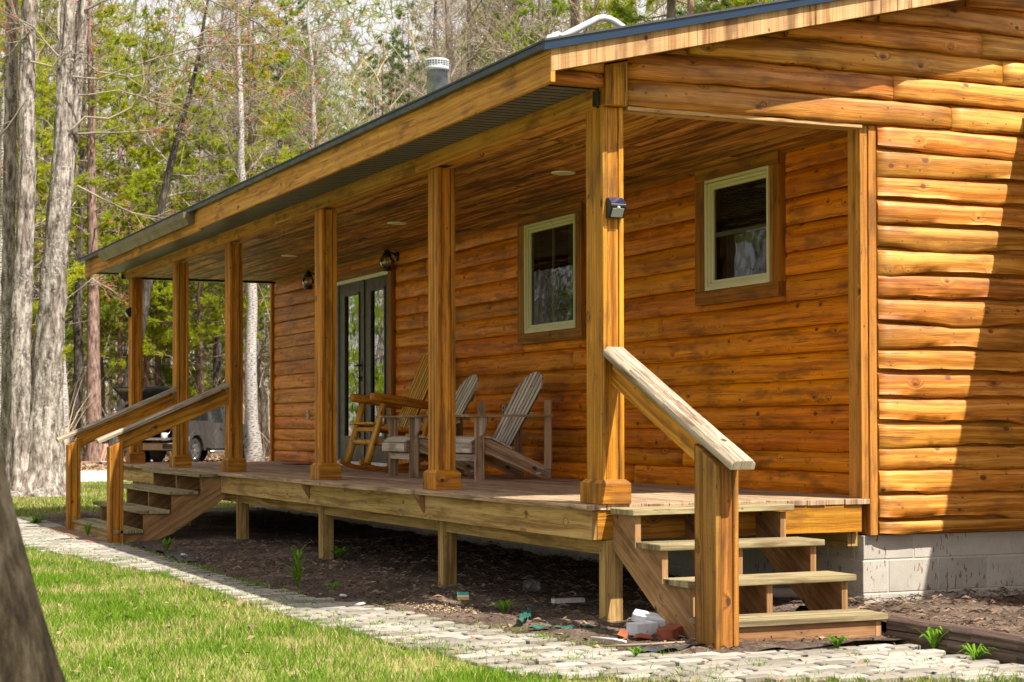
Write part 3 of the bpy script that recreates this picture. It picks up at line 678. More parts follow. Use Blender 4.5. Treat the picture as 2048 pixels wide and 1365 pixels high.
# newel and hand rail
mb = MB(); post_mesh(mb, 0.0, -1.333, -.80, .27, .233)
for p in mb.v:
    if p.z > .2: p.z += (p.y + 1.333) * .50 - .01
nw = mb.build('newel_post', MT['newel'], cabin, bevel=.003)
def rail(a, b, w=.150, h=.058):
    mb = MB(); a = Vector(a); b = Vector(b); d = (b - a).normalized(); sd = d.cross(Vector((0, 0, 1))).normalized(); u = sd.cross(d)
    pr = [(-w / 2, -h / 2), (w / 2, -h / 2), (w / 2, h * .12), (w / 2 - .022, h / 2), (-w / 2 + .022, h / 2), (-w / 2, h * .12)]
    k = 14; rows = []
    for i in range(k + 1):
        t = i / k; p = a.lerp(b, t) + u * (.003 * n1(t * 6, 5)) ; rows.append([p + sd * x + u * (y + .0015 * n1(t * 30, x * 50)) for x, y in pr])
    for i in range(k):
        for j in range(6):
            j2 = (j + 1) % 6
            mb.face([rows[i][j], rows[i + 1][j], rows[i + 1][j2], rows[i][j2]], g=tuple(d), rnd=.37)
    mb.face(rows[0], g=tuple(d), rnd=.37); mb.face(list(reversed(rows[-1])), g=tuple(d), rnd=.37)
    return mb
rail((.072, -.002, .925), (.072, -1.50, .262)).build('handrail', MT['rail'], cabin, bevel=.006, seg=2)
mb = MB(); mb.beam((.072, -.0, .80), (.072, -1.12, .305), .038, .14); mb.build('rail_board', MT['post'], cabin, bevel=.003)

# --- left stairs (go down to the lawn side)
TL = [(-.325, -.015), (-.63, -.192), (-.925, -.383), (-1.20, -.578)]
for yy in (8.73, 9.84, 10.98):
    mb = MB(); stringer(mb, lambda s, z, yy=yy: (-s, yy, z), (0, .04, 0), [(-a, b) for a, b in TL], .04, -.735, .03); mb.build('stair_stringer', MT['stringer'], cabin, bevel=.002)
for i, (x, z) in enumerate(TL):
    y1 = 11.42 if i < 2 else 11.30; mb = MB(); mb.box(x, x + (.30 if i else .20), 8.70, y1, z - .037, z, g=(0, 1, 0)); mb.build('stair_tread', MT['tread'], cabin, bevel=.004)
mb = MB(); mb.box(-1.175, -1.14, 8.75, 11.25, -.74, -.617); mb.build('bottom_riser', MT['treated'], cabin, bevel=.002)
for y in (8.70, 11.08):
    mb = MB(); post_mesh(mb, -1.245, y, -.78, .30, .15)
    for p in mb.v:
        if p.z > .2: p.z += (p.x + 1.22) * .50 - .02
    mb.build('newel_post', MT['post'], cabin, bevel=.003)
    rail((.0, y + .075, .915), (-1.36, y + .075, .325), .135, .05).build('handrail', MT['rail'], cabin, bevel=.005, seg=2)
    mb = MB(); mb.beam((.0, y + .075, .80), (-1.12, y + .075, .315), .04, .15); mb.build('rail_board', MT['post'], cabin, bevel=.003)

# --- windows
def window(o, fr, bar):
    y0, y1, z0, z1 = o; a, b, c, d = fr
    mb = MB(); X0, X1 = XW - .088, XW + .0
    mb.box(X0, X1, y0, y1, d, z1, g=(0, 1, 0)); mb.box(X0, X1, y0, y1, z0, c, g=(0, 1, 0))
    mb.box(X0 + .001, X1, y0, a, c + .0005, d - .0005, g=(0, 0, 1)); mb.box(X0 + .001, X1, b, y1, c + .0005, d - .0005, g=(0, 0, 1))
    wn = mb.build('window', MT['trim'], cabin, bevel=.003)
    def ring(mb, x0, x1, i0, i1):
        mb.box(x0, x1, a + i0, b - i0, d - i1, d - i0, g=(0, 1, 0)); mb.box(x0, x1, a + i0, b - i0, c + i0, c + i1, g=(0, 1, 0))
        mb.box(x0, x1, a + i0, a + i1, c + i1, d - i1, g=(0, 0, 1)); mb.box(x0, x1, b - i1, b - i0, c + i1, d - i1, g=(0, 0, 1))
    mb = MB(); ring(mb, X0 - .012, X0 + .03, .002, .028); ring(mb, X0 + .002, X0 + .04, .029, .052); ring(mb, X0 + .018, X0 + .05, .053, .078)
    if bar == 'h': zm = (c + d) / 2; mb.box(X0 + .038, X0 + .058, a + .079, b - .079, zm - .018, zm + .018, g=(0, 1, 0))
    else: ym = (a + b) / 2 + .02; mb.box(X0 + .040, X0 + .060, ym - .011, ym + .011, c + .079, d - .079, g=(0, 0, 1))
    mb.build('frame', MT['vinyl'], wn, bevel=.002)
    mb = MB(); mb.face([(X0 + .034, a + .07, d - .07), (X0 + .034, b - .07, d - .07), (X0 + .034, b - .07, c + .07), (X0 + .034, a + .07, c + .07)]); mb.build('pane', MT['glass'], wn)
    mb = MB(); zc0, zc1 = (c + .05, (c + d) / 2) if bar == 'h' else (c + .05, d - .05); ya, yb = (a + .03, b - .08) if bar == 'h' else (a + .10, (a + b) / 2 - .12)
    nn = 60; P = [(X1 + .06 + .018 * math.sin(i * .9 + 2 * math.sin(i * .23)), ya + (yb - ya) * i / nn) for i in range(nn + 1)]
    for i in range(nn): mb.face([(P[i][0], P[i][1], zc0), (P[i + 1][0], P[i + 1][1], zc0), (P[i + 1][0], P[i + 1][1], zc1), (P[i][0], P[i][1], zc1)], smooth=True)
    if bar == 'h':
        for k in range(22): zz = (c + d) / 2 + .02 + k * .018; mb.face([(X1 + .03, a + .04, zz), (X1 + .03, b - .04, zz), (X1 + .045, b - .04, zz + .014), (X1 + .045, a + .04, zz + .014)])
    mb.build('curtain', MT['curtain'], wn)
    return wn
window(W1, (1.457, 2.383, 1.508, 2.361), 'h'); window(W2, (4.69, 5.787, 1.342, 2.367), 'v')

# --- double door
mb = MB(); X0 = XW - .055
mb.box(X0 - .03, XW, 9.516, 9.625, .02, 2.255, g=(0, 0, 1)); mb.box(X0 - .028, XW, 9.516, 11.60, 2.262, 2.35, g=(0, 1, 0))
door = mb.build('double_door', MT['trim'], cabin, bevel=.003)
mb = MB(); mb.box(X0 - .02, XW + .02, 9.627, 11.60, 2.214, 2.258, g=(0, 1, 0)); mb.build('door_head', MT['white'], door, bevel=.003); mb = MB(); mb.box(X0 - .05, XW, 9.627, 11.598, .0, .055, g=(0, 1, 0)); mb.build('threshold', MT['white'], door, bevel=.003)
mb = MB(); mb.box(X0 - .015, XW + .02, 11.49, 11.60, .056, 2.213, g=(0, 0, 1)); mb.build('jamb', MT['greyjamb'], door)
for (a, b, g0, g1) in ((9.628, 10.535, 9.80, 10.30), (10.54, 11.488, 10.70, 11.26)):
    mb = MB(); x0, x1 = X0 + .005, X0 + .05
    mb.box(x0, x1, a, g0, .06, 2.21, g=(0, 0, 1)); mb.box(x0, x1, g1, b, .06, 2.21, g=(0, 0, 1)); mb.box(x0, x1, g0, g1, 2.08, 2.21, g=(0, 1, 0)); mb.box(x0, x1, g0, g1, .06, .34, g=(0, 1, 0))
    for (p, q) in ((g0, g0 + .02), (g1 - .02, g1)): mb.box(x0 - .012, x0, p, q, .34, 2.08, g=(0, 0, 1))
    mb.box(x0 - .012, x0, g0, g1, 2.06, 2.08, g=(0, 1, 0)); mb.box(x0 - .012, x0, g0, g1, .34, .36, g=(0, 1, 0))
    if a > 10: mb.box(x0 - .015, x0 + .002, 10.515, 10.56, .06, 2.21, g=(0, 0, 1))
    lf = mb.build('door_leaf', MT['doorpaint'], door, bevel=.002)
    mb = MB(); mb.face([(x0 + .015, g0, 2.08), (x0 + .015, g1, 2.08), (x0 + .015, g1, .34), (x0 + .015, g0, .34)]); mb.build('pane', MT['doorglass'], lf)
    if a > 10:
        mb = MB(); yy = 10.62; mb.box(x0 - .012, x0, yy - .018, yy + .018, 1.13, 1.27, g=(0, 0, 1)); mb.tube([(x0 - .01, yy, 1.20), (x0 - .055, yy, 1.20), (x0 - .06, yy + .10, 1.195)], .011, 8)
        mb.lathe((x0 - .0, yy, 1.045), [(.028, 0), (.028, .012), (.016, .014), (.016, .03)], 14, axis=(-1, 0, 0)); mb.tube([(x0 - .03, yy, 1.045), (x0 - .034, yy + .05, 1.045)], .008, 6)
        mb.build('door_handle', MT['black'], lf)

# --- side wing of the cabin beyond the right edge (its eave shades the gable wall)
mb = MB(); mb.box(3.68, 3.82, -5.0, -.002, -.22, 2.55, g=(0, 1, 0)); mb.box(3.82, XE, -5.0, -4.86, -.22, 2.55, g=(1, 0, 0)); mb.box(XE - .14, XE, -4.86, .0, -.22, 2.55, g=(0, 1, 0)); mb.box(3.7, XE - .02, -4.98, .0, -.83, -.221, g=(0, 1, 0))
siding(mb, (3.68, 0, 0), (0, -1, 0), (-1, 0, 0), zg, .05, 5.0, .012, seed=200)
mb.prism([(3.68, -4.9, 2.55), (XE, -4.9, 2.55), (6.64, -4.9, 2.6 + .236 * 3.3)], (0, .1, 0))
mb.build('side_wing_wall', MT['gable_siding'], cabin)
zw = lambda x: 2.56 + .236 * (x - 3.14) if x < 6.64 else 2.56 + .236 * 3.5 - .236 * (x - 6.64)
mb = MB(); slab(mb, 3.16, 6.64, -5.4, -.06, lambda x: zw(x) - .10, lambda x: zw(x)); slab(mb, 6.64, XE + .5, -5.4, 0.3, lambda x: zw(x) - .10, lambda x: zw(x)); slab(mb, 5.0, 6.64, -.06, .4, lambda x: zw(x) - .10, lambda x: zw(x))
mb.build('side_wing_roof', MT['shingle'], cabin)
mb = MB(); mb.box(3.13, 3.16, -5.38, -.062, 2.455, 2.555, g=(0, 1, 0)); mb.build('side_wing_gutter', MT['drip'], cabin)

# ------------------------------------------------------------------ lamps, sockets, mast on the cabin
def lantern(y, label):
    t = thing('wall_lantern', label, 'lantern', (XW - .05, y, 2.34), 'onion lanterns either side of the door')
    mb = MB(); x0 = XW - .05; gx = x0 - .125; z = 2.33
    mb.lathe((x0 + .02, y, 2.395), [(.0, .04), (.035, .04), (.062, .028), (.062, .0)][::-1], 20, axis=(-1, 0, 0))
    mb.tube([(x0 - .01, y, 2.40), (x0 - .06, y, 2.43), (gx, y, 2.445)], .011, 8)
    mb.build('bracket', MT['black'], t)
    mb = MB(); mb.lathe((gx, y, 2.385), [(.052, 0), (.055, .02), (.04, .035), (.03, .05), (.036, .06), (.018, .075), (.004, .085)], 20); mb.build('cap', MT['black'], t)
    mb = MB(); mb.lathe((gx, y, 2.225), [(.0, 0), (.052, 0), (.052, .04), (.046, .05)], 20); mb.build('base', MT['black'], t)
    mb = MB(); mb.lathe((gx, y, 2.27), [(.045, 0), (.07, .025), (.08, .055), (.072, .085), (.048, .115)], 22); mb.build('globe', MT['lampglass'], t)
    mb = MB(); mb.lathe((gx, y, 2.275), [(.012, 0), (.014, .05), (.006, .07)], 10); mb.build('bulb', MT['lightring'], t)
    mb = MB()
    for k in range(8):
        a = 2 * math.pi * (k + .5) / 8; mb.tube([(gx + r * math.cos(a), y + r * math.sin(a), zz) for r, zz in ((.05, 2.265), (.078, 2.30), (.088, 2.328), (.078, 2.36), (.052, 2.388))], .0026, 5)
    mb.tube([(gx + .088 * math.cos(2 * math.pi * k / 24), y + .088 * math.sin(2 * math.pi * k / 24), 2.328) for k in range(25)], .0026, 5, caps=False)
    mb.build('wire_cage', MT['black'], t)
lantern(9.40, 'black caged onion lantern on the right of the double door, fully in view')
lantern(12.36, 'black caged onion lantern left of the double door, half hidden by a porch post')

def solar(loc, ax, label):
    """ax: outward direction"""
    t = thing('solar_light', label, 'wall light', loc, 'solar motion lights on the porch posts')
    n = Vector(ax); s = n.cross(Vector((0, 0, 1))); o = Vector(loc)
    P = lambda a, b, z: o + s * a + n * b + Vector((0, 0, z))
    w2 = .052
    side = [(0, -.058), (0, .062), (.018, .064), (.072, .022), (.072, .008), (.030, -.06)]
    mb = MB(); mb.prism([P(-w2, b, z) for b, z in side], s * (2 * w2), g=(0, 0, 1)); mb.build('housing', MT['black'], t, bevel=.003)
    mb = MB(); mb.hexa([P(-w2 + .004, .020, .0635), P(w2 - .004, .020, .0635), P(w2 - .004, .069, .0255), P(-w2 + .004, .069, .0255)], [P(-w2 + .004, .022, .0665), P(w2 - .004, .022, .0665), P(w2 - .004, .071, .0285), P(-w2 + .004, .071, .0285)]); mb.build('solar_panel', MT['navy'], t)
    mb = MB(); mb.hexa([P(-w2 + .014, .0665, -.004), P(w2 - .014, .0665, -.004), P(w2 - .014, .0365, -.052), P(-w2 + .014, .0365, -.052)], [P(-w2 + .014, .0705, -.006), P(w2 - .014, .0705, -.006), P(w2 - .014, .0405, -.054), P(-w2 + .014, .0405, -.054)]); mb.build('led_lens', MT['lens'], t)
    mb = MB(); mb.lathe(P(0, .069, .001), [(.010, 0), (.009, .005), (.0, .009)], 12, axis=tuple(n)); mb.build('motion_sensor', MT['lightring'], t)
solar((.072, -.001, 1.785), (0, -1, 0), 'black solar light on the sunlit near corner post, above the handrail')
solar((-.001, 13.66, 1.96), (-1, 0, 0), 'small black solar light on the lawn side of the farthest porch post')

for k, (y, lb) in enumerate(((3.06, 'flush round ceiling light nearest the near corner post'), (6.86, 'flush round ceiling light between the lantern and the second nearest post'), (10.5, 'flush round ceiling light farthest back, near the double door'))):
    t = thing('ceiling_light', lb, 'ceiling light', (1.19, y, 2.467), 'flush lights in the porch ceiling')
    mb = MB(); mb.lathe((1.19, y, 2.467), [(.095, 0), (.095, -.008), (.078, -.012), (.076, -.006)], 32); mb.build('ring', MT['white'], t)
    mb = MB(); mb.lathe((1.19, y, 2.467), [(.076, -.007), (.05, -.012), (.0, -.013)], 32); mb.build('diffuser', MT['lightring'], t)
for k, (x, y, lb) in enumerate(((.09, 2.1, 'small dark plant hook under the ceiling near the near corner post'), (.35, 7.9, 'small pale hook under the ceiling left of the third post'), (.14, 13.0, 'small dark hook under the ceiling by the farthest post'))):
    mb = MB(); mb.tube([(x, y, 2.47), (x, y, 2.44), (x + .012, y, 2.425), (x + .014, y, 2.405), (x, y, 2.395), (x - .012, y, 2.402), (x - .012, y, 2.41)], .003, 6)
    tag(mb.build('ceiling_hook', MT['black']), lb, 'hook', 'hooks in the porch ceiling')
for (y, z, lb) in ((12.79, .628, 'tilted metal socket box low on the wall left of the double door'), (6.38, .628, 'metal socket box on the wall between the two grey adirondack chairs')):
    t = thing('wall_socket', lb, 'wall socket', (XW - .045, y, z))
    x = XW - .045; mb = MB(); mb.box(x - .012, x + .02, y - .035, y + .035, z - .055, z + .055, g=(0, 0, 1)); mb.build('cover_plate', MT['outlet'], t, bevel=.003)
    mb = MB(); mb.box(x - .014, x - .011, y - .014, y + .014, z + .008, z + .038, g=(0, 0, 1)); mb.box(x - .014, x - .011, y - .014, y + .014, z - .038, z - .008, g=(0, 0, 1)); mb.build('receptacle', MT['black'], t)
# dish mast lying along the roof edge
t = thing('dish_mast', 'grey bent tube mast with bolted foot on the roof edge', 'mast', (-.27, .1, 2.75))
mb = MB(); P = [(-.27, .1, 2.80), (-.15, .1, 2.865), (-.02, .1, 2.935), (.02, .1, 2.958), (.06, .1, 2.966), (.10, .1, 2.962), (.135, .1, 2.95), (.20, .1, 2.915), (.26, .1, 2.875)]
P = [Vector(p) for p in P]; mb.tube(P, .021, 14); mb.build('tube', MT['mast'], t)
mb = MB(); mb.hexa([(-.36, .04, zt(-.36) + .018), (-.20, .04, zt(-.2) + .018), (-.20, .16, zt(-.2) + .018), (-.36, .16, zt(-.36) + .018)], [(-.35, .05, zt(-.36) + .03), (-.21, .05, zt(-.2) + .03), (-.21, .15, zt(-.2) + .03), (-.35, .15, zt(-.36) + .03)])
for y in (.066, .128): mb.prism([(-.335, y, zt(-.335) + .03), (-.22, y, zt(-.22) + .03), (-.225, y, 2.835), (-.26, y, 2.852), (-.305, y, 2.835)], (0, .006, 0), g=(0, 0, 1))
mb.build('foot_bracket', MT['mast'], t, bevel=.001)
mb = MB()
for (x, z) in ((-.30, 2.80), (-.25, 2.825), (-.245, 2.80)): mb.lathe((x, .066, z), [(.008, 0), (.008, .006), (0, .007)], 6, axis=(0, -1, 0))
mb.build('bolt', MT['brass'], t)

# ------------------------------------------------------------------ chairs
def adirondack(loc, rz, label):
    t = thing('adirondack_chair', label, 'adirondack chair', (0, 0, 0), 'grey weathered adirondack chairs on the porch')
    Wd = .66; g, lg = MT['grey'], MT['greyleg']
    for y in (0., Wd - .028):
        mb = MB(); mb.box(0, .088, y, y + .028, 0, .552); mb.build('leg', lg, t, bevel=.003)
    for y in (.030, Wd - .058):                                 # sloping seat rails that end as rear feet
        mb = MB(); poly = [(-.035, .235), (-.035, .325), (.03, .365), (.16, .355), (.45, .215), (.66, .125), (.745, .085), (.75, .0), (.685, .0), (.40, .130), (.12, .235)]
        top = [(-.035, .325), (.03, .362), (.16, .352), (.45, .225), (.66, .13), (.745, .088)]; bot = [(-.035, .235), (.03, .235), (.16, .218), (.45, .10), (.66, .008), (.75, .0)]
        for (a, b, c, d) in zip(top[:-1], top[1:], bot[1:], bot[:-1]): mb.prism([(p[0], y, p[1]) for p in (d, c, b, a)], (0, .026, 0), g=(.9, 0, -.4), rnd=.3)
        mb.build('seat_rail', lg, t)
    mb = MB(); mb.box(-.062, -.036, -.01, Wd + .01, .238, .315, g=(0, 1, 0)); mb.box(.005, .03, .029, Wd - .029, .165, .225, g=(0, 1, 0)); mb.build('front_board', g, t, bevel=.003)
    tp = [(-.05, .318), (.015, .362), (.085, .372), (.155, .366), (.225, .335), (.295, .300), (.365, .266)]
    mb = MB()
    for (a, b) in zip(tp[:-1], tp[1:]):
        d = Vector((b[0] - a[0], 0, b[1] - a[1])); mb.beam(Vector((a[0] + d.x / 2, .0, a[1] + d.z / 2 + .004)), Vector((a[0] + d.x / 2, Wd, a[1] + d.z / 2 + .004)), d.length - .007, .016, up=(-d.z, 0, d.x))
    mb.build('seat', g, t, bevel=.002)
    b0 = Vector((.375, 0, .255)); ang = R_(61); ax = Vector((math.cos(ang), 0, math.sin(ang))); nrm = Vector((-math.sin(ang), 0, math.cos(ang)))
    for i in range(7):                                          # fan of slats under a rounded top
        c0 = Wd / 2 + (i - 3) * .064; c1 = Wd / 2 + (i - 3) * .078; R0 = .278
        mb = MB(); rnd = rng.random(); edge = []
        for sgn in (-1, 1):
            yb = c0 + sgn * .0245; yt = c1 + sgn * .0315; off = yt - Wd / 2; L = .545 + math.sqrt(max(0, R0 ** 2 - min(R0, abs(off)) ** 2)) * .93
            edge.append((yb, yt, L))
        (yb0, yt0, L0), (yb1, yt1, L1) = edge
        f = [b0 + Vector((0, yb0, 0)), b0 + Vector((0, yb1, 0)), b0 + ax * L1 + Vector((0, yt1, 0)), b0 + ax * L0 + Vector((0, yt0, 0))]
        mb.prism(f, nrm * .017, g=tuple(ax), rnd=rnd); mb.m[-5] = mb.m[-3] = 1; mb.build('back_slat', [g, MT['timber']], t)  # edge faces get dark brown wood, painting in the shade between slats
    mb = MB(); p = b0 + ax * .36 - nrm * .015; mb.beam(p + Vector((0, .02, 0)), p + Vector((0, Wd - .02, 0)), .06, .022, up=tuple(nrm)); p = b0 + ax * .55 - nrm * .013; mb.beam(p + Vector((0, .10, 0)), p + Vector((0, Wd - .10, 0)), .05, .02, up=tuple(nrm)); mb.build('back_brace', lg, t)
    for y in (-.001, Wd - .027):
        mb = MB(); mb.box(.675, .745, y, y + .026, .09, .70); mb.build('rear_post', lg, t, bevel=.003)
    for sgn, y in ((-1, -.06), (1, Wd - .07)):                   # arm with rounded front
        mb = MB(); pts = [(-.115, y + .03), (-.09, y + .008), (-.05, y), (.45, y + .012), (.755, y + .035), (.755, y + .105), (.3, y + .125), (-.05, y + .13), (-.095, y + .12), (-.117, y + .095)]
        mb.prism([(a, b, .552) for a, b in pts], (0, 0, .021), g=(1, 0, 0)); mb.build('arm', lg, t, bevel=.003)
        yy = y + .035 if sgn < 0 else y + .098 - .002
        mb = MB(); yo = -.026 if sgn < 0 else Wd; mb.prism([(-.002 + .045, yo, .551), (.10, yo, .551), (.098, yo, .50), (.085, yo, .44), (.062, yo, .395), (.043, yo, .39)], (0, .025, 0), g=(0, 0, 1)); mb.build('arm_bracket', g, t)
        mb = MB(); mb.box(.088, .125, 0 if sgn < 0 else Wd - .028, .028 if sgn < 0 else Wd, .50, .55, g=(1, 0, 0)); mb.build('arm_block', lg, t)
    mb = MB(); mb.box(.60, .648, .026, .029, .045, .062, g=(1, 0, 0)); mb.build('maker_tag', MT['label'], t)
    mb = MB()
    for zz in (.26, .30, .34, .44): mb.lathe((.03 + .03 * (zz > .3), 0, zz), [(.005, 0), (.004, .002), (0, .003)], 8, axis=(0, -1, 0))
    mb.build('screw', MT['brass'], t)
    t.location = loc; t.rotation_euler = (0, 0, rz); return t
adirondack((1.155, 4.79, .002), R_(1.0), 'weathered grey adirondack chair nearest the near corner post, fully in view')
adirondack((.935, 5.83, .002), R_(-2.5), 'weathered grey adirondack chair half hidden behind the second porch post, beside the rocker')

MT['slat_shade'] = wood('shaded_slat_wood', (.07, .03, .006), (.13, .06, .012), (.2, .1, .02), knots=.1)  # darkened pine for slat edges, stands in for shade in the gaps
def rocker(loc, label):
    t = thing('rocking_chair', label, 'rocking chair', (0, 0, 0)); p_, l_ = MT['pine'], MT['redlog']; Wd = .64
    for y in (0, Wd):
        mb = MB(); mb.tube([(-.02, y, .10), (.03, y, .25), (.10, y, .50), (.155, y, .70)], [.040, .041, .037, .032], 12); mb.build('front_leg', p_, t)
        mb = MB(); mb.tube([(.02, y, .775), (.06, y, .77), (.3, y, .735), (.55, y, .695), (.66, y, .68), (.68, y, .677)], [.034, .045, .047, .045, .04, .028], 14); mb.build('arm', l_, t)
        mb = MB(); mb.tube([(.50, y, .05), (.55, y, .25), (.66, y, .62), (.80, y, 1.06)], [.036, .038, .036, .03], 12); mb.build('rear_post', p_, t)
        pts = [(-.10, y, .115), (-.04, y, .082), (.06, y, .052), (.2, y, .030), (.4, y, .026), (.6, y, .045), (.76, y, .09), (.84, y, .13)]
        mb = MB()
        for a, b in zip(pts[:-1], pts[1:]): mb.hexa([(a[0], y - .022, a[2] - .024), (a[0], y + .022, a[2] - .024), (a[0], y + .022, a[2] + .024), (a[0], y - .022, a[2] + .024)], [(b[0], y - .022, b[2] - .024), (b[0], y + .022, b[2] - .024), (b[0], y + .022, b[2] + .024), (b[0], y - .022, b[2] + .024)], g=(1, 0, 0), rnd=.6)
        mb.build('rocker', l_, t, bevel=.004)
        mb = MB(); mb.tube([(.05, y, .30), (.56, y, .28)], .022, 10); mb.tube([(.09, y, .46), (.60, y, .40)], .028, 10); mb.build('side_rung', l_, t)
    mb = MB(); mb.tube([(.045, 0, .31), (.045, Wd, .31)], .027, 10); mb.tube([(.085, 0, .44), (.085, Wd, .44)], .027, 10); mb.tube([(.56, 0, .30), (.56, Wd, .30)], .022, 10); mb.build('cross_rung', p_, t)
    mb = MB()
    for k in range(8): x = .03 + k * .066; z = .505 - k * .012; mb.box(x, x + .058, -.02, Wd + .02, z - .01, z + .01, g=(0, 1, 0))
    mb.build('seat', p_, t, bevel=.003)
    b0 = Vector((.485, 0, .43)); ax = Vector((.41, 0, .91)).normalized(); nn = Vector((-ax.z, 0, ax.x))
    for i in range(8):
        yb = .06 + i * .066; yt = .035 + i * .0725; L = .885 - abs(i - 3.5) * .006
        mb = MB(); mb.prism([b0 + Vector((0, yb, 0)), b0 + Vector((0, yb + .052, 0)), b0 + ax * L + Vector((0, yt + .058, 0)), b0 + ax * L + Vector((0, yt, 0))], nn * .02, g=tuple(ax)); mb.m[-5] = mb.m[-3] = 1; mb.build('back_slat', [p_, MT['slat_shade']], t)
    mb = MB(); q = b0 + ax * .62 - nn * .03; mb.tube([q, q + Vector((0, Wd, 0))], .024, 10); q = b0 + ax * .12 - nn * .03; mb.tube([q, q + Vector((0, Wd, 0))], .024, 10); mb.build('back_rail', l_, t)
    t.location = loc; return t
rocker((1.13, 7.53, .003), 'golden log rocking chair with a tall slatted back in front of the double door')

mb = MB(); mb.box(1.62, 2.08, 11.7, 12.25, .002, .012, g=(0, 1, 0)); tag(mb.build('door_mat', MT['black']), 'thin dark mat on the deck left of the double door', 'mat')

# ------------------------------------------------------------------ ground
def path_out(y):     # lawn side edge of the paved path
    return float(np.interp(y, [-2.9, -2.3, -1.7, -.85, -.2, .7, 2.4, 4.9, 6.0, 7.25, 8.5, 9.6, 14.2], [.9, -.67, -1.29, -1.335, -1.40, -1.50, -1.52, -1.56, -1.74, -1.86, -2.1, -2.5, -2.7]))
def path_in(y):
    return float(np.interp(y, [-1.5, -1.14, -.46, .3, 1.3, 2.1, 2.6, 3.7, 14.2], [.05, -.45, -.57, -.70, -.82, -.92, -1.08, -1.16, -1.18]))
def sheet(name, xs, ys, zf, m_, dz):
    V = np.array([(x, y, zf(x, y) + dz) for y in ys for x in xs]); nx = len(xs); I = []
    for j in range(len(ys) - 1):
        for i in range(nx - 1): a = j * nx + i; I.append((a, a + 1, a + 1 + nx, a + nx))
    uv = V[np.array(I).ravel()][:, :2]
    return npmesh(name, V, np.array(I), m_, uv=uv, smooth=True)
kind(sheet('forest_floor', [-220, 220], [-150, 2, 14, 350], ground_z, MT['forest_floor'], -.004), 'structure')
kind(sheet('lawn', [-60, -20, 1.25], [-60, -2.7, 2, 14, 14.5], ground_z, MT['lawn_soil'], .001), 'structure')
kind(sheet('back_lawn', [-60, 12], [14.5, 28.4], ground_z, MT['lawn_soil'], .001), 'structure')
kind(sheet('front_lawn', [1.25, 40], [-60, -2.9], ground_z, MT['lawn_soil'], .001), 'structure')
kind(sheet('gravel_drive', [-60, -1, 3, 40], [28.4, 30, 36, 39.5], lambda x, y: ground_z(x, y), MT['gravel'], .004), 'structure')
# mulch under and in front of the porch, lumpy
def mound(x, y):
    return .018 * n1(x * 3 + y * 7.1, 3, 1) + .022 * noise.noise(Vector((x * 2.1, y * 2.1, 1))) + .012 * noise.noise(Vector((x * 9, y * 9, 4))) + .006 * noise.noise(Vector((x * 30, y * 30, 9)))
ysg = np.arange(-1.5, 14.6, .055); nx = 46; V = []
for y in ysg:
    xi = path_in(y) - .03; xo = 2.0
    for i in range(nx):
        t = i / (nx - 1); x = xi + (xo - xi) * t; rise = .03 * min(1, t * 8); z = ground_z(x, y) + .006 + rise + mound(x, y) * min(1, t * 6) + .03 * max(0, min(1, (x - 1.) / 1.))
        V.append((x, y, z))
V = np.array(V); I = [(j * nx + i, j * nx + i + 1, (j + 1) * nx + i + 1, (j + 1) * nx + i) for j in range(len(ysg) - 1) for i in range(nx - 1)]
mulch = kind(npmesh('mulch_bed', V, np.array(I), MT['mulch'], smooth=True), 'structure')
ysg = np.arange(-6, .06, .06); xsg = np.arange(1.19, 3.75, .06); V = []
for y in ysg:
    for x in xsg: V.append((x, y, -.640 + .02 * min(0, y + .8) * .3 + mound(x, y) * .9 - .03 * (y > -.3)))
nx = len(xsg); I = [(j * nx + i, j * nx + i + 1, (j + 1) * nx + i + 1, (j + 1) * nx + i) for j in range(len(ysg) - 1) for i in range(nx - 1)]
kind(npmesh('raised_bed_soil', np.array(V), np.array(I), MT['mulch'], smooth=True), 'structure')
# pavers: sheet of joint soil and individual worn bricks in one surface
ys_ = np.arange(-3.2, 14.3, .1); V = []; I = []
for y in ys_:
    a = path_out(y) - .02 if y > -2.8 else path_out(-2.8); b = path_in(y) + .03 if y > -1.45 else 1.1
    V += [(a, y, ground_z(0, y) + .003), (b, y, ground_z(0, y) + .003)]
I = [(2 * j, 2 * j + 1, 2 * j + 3, 2 * j + 2) for j in range(len(ys_) - 1)]
kind(npmesh('path_bed', np.array(V), np.array(I), MT['sand']), 'structure')
def on_path(x, y): return y > -3.1 and y < 14.2 and x > path_out(y) + .02 * n1(y * 3, 2) and ((y > -1.42 and x < path_in(y) - .03) or (y <= -1.42 and x < 1.10))
mb = MB(); bl, bw = .205, .108; y = -3.0; row = 0
def paver(mb, cx, cy, L, W, rz, z, rnd, th=.028):
    c, s = math.cos(rz), math.sin(rz)
    q = lambda l, w_, zz: [Vector((cx + a * c - b * s, cy + a * s + b * c, zz + tlt[0] * a + tlt[1] * b)) for a, b in ((-l, -w_), (l, -w_), (l, w_), (-l, w_))]
    tlt = (rng.uniform(-.018, .018), rng.uniform(-.02, .02)); ch = .006
    B = q(L / 2, W / 2, z); T0 = q(L / 2, W / 2, z + th - ch); T = q(L / 2 - ch, W / 2 - ch, z + th)
    for i in range(4):
        i2 = (i + 1) % 4; mb.face([B[i], B[i2], T0[i2], T0[i]], rnd=rnd); mb.face([T0[i], T0[i2], T[i2], T[i]], rnd=rnd)
    mb.face(T, rnd=rnd)
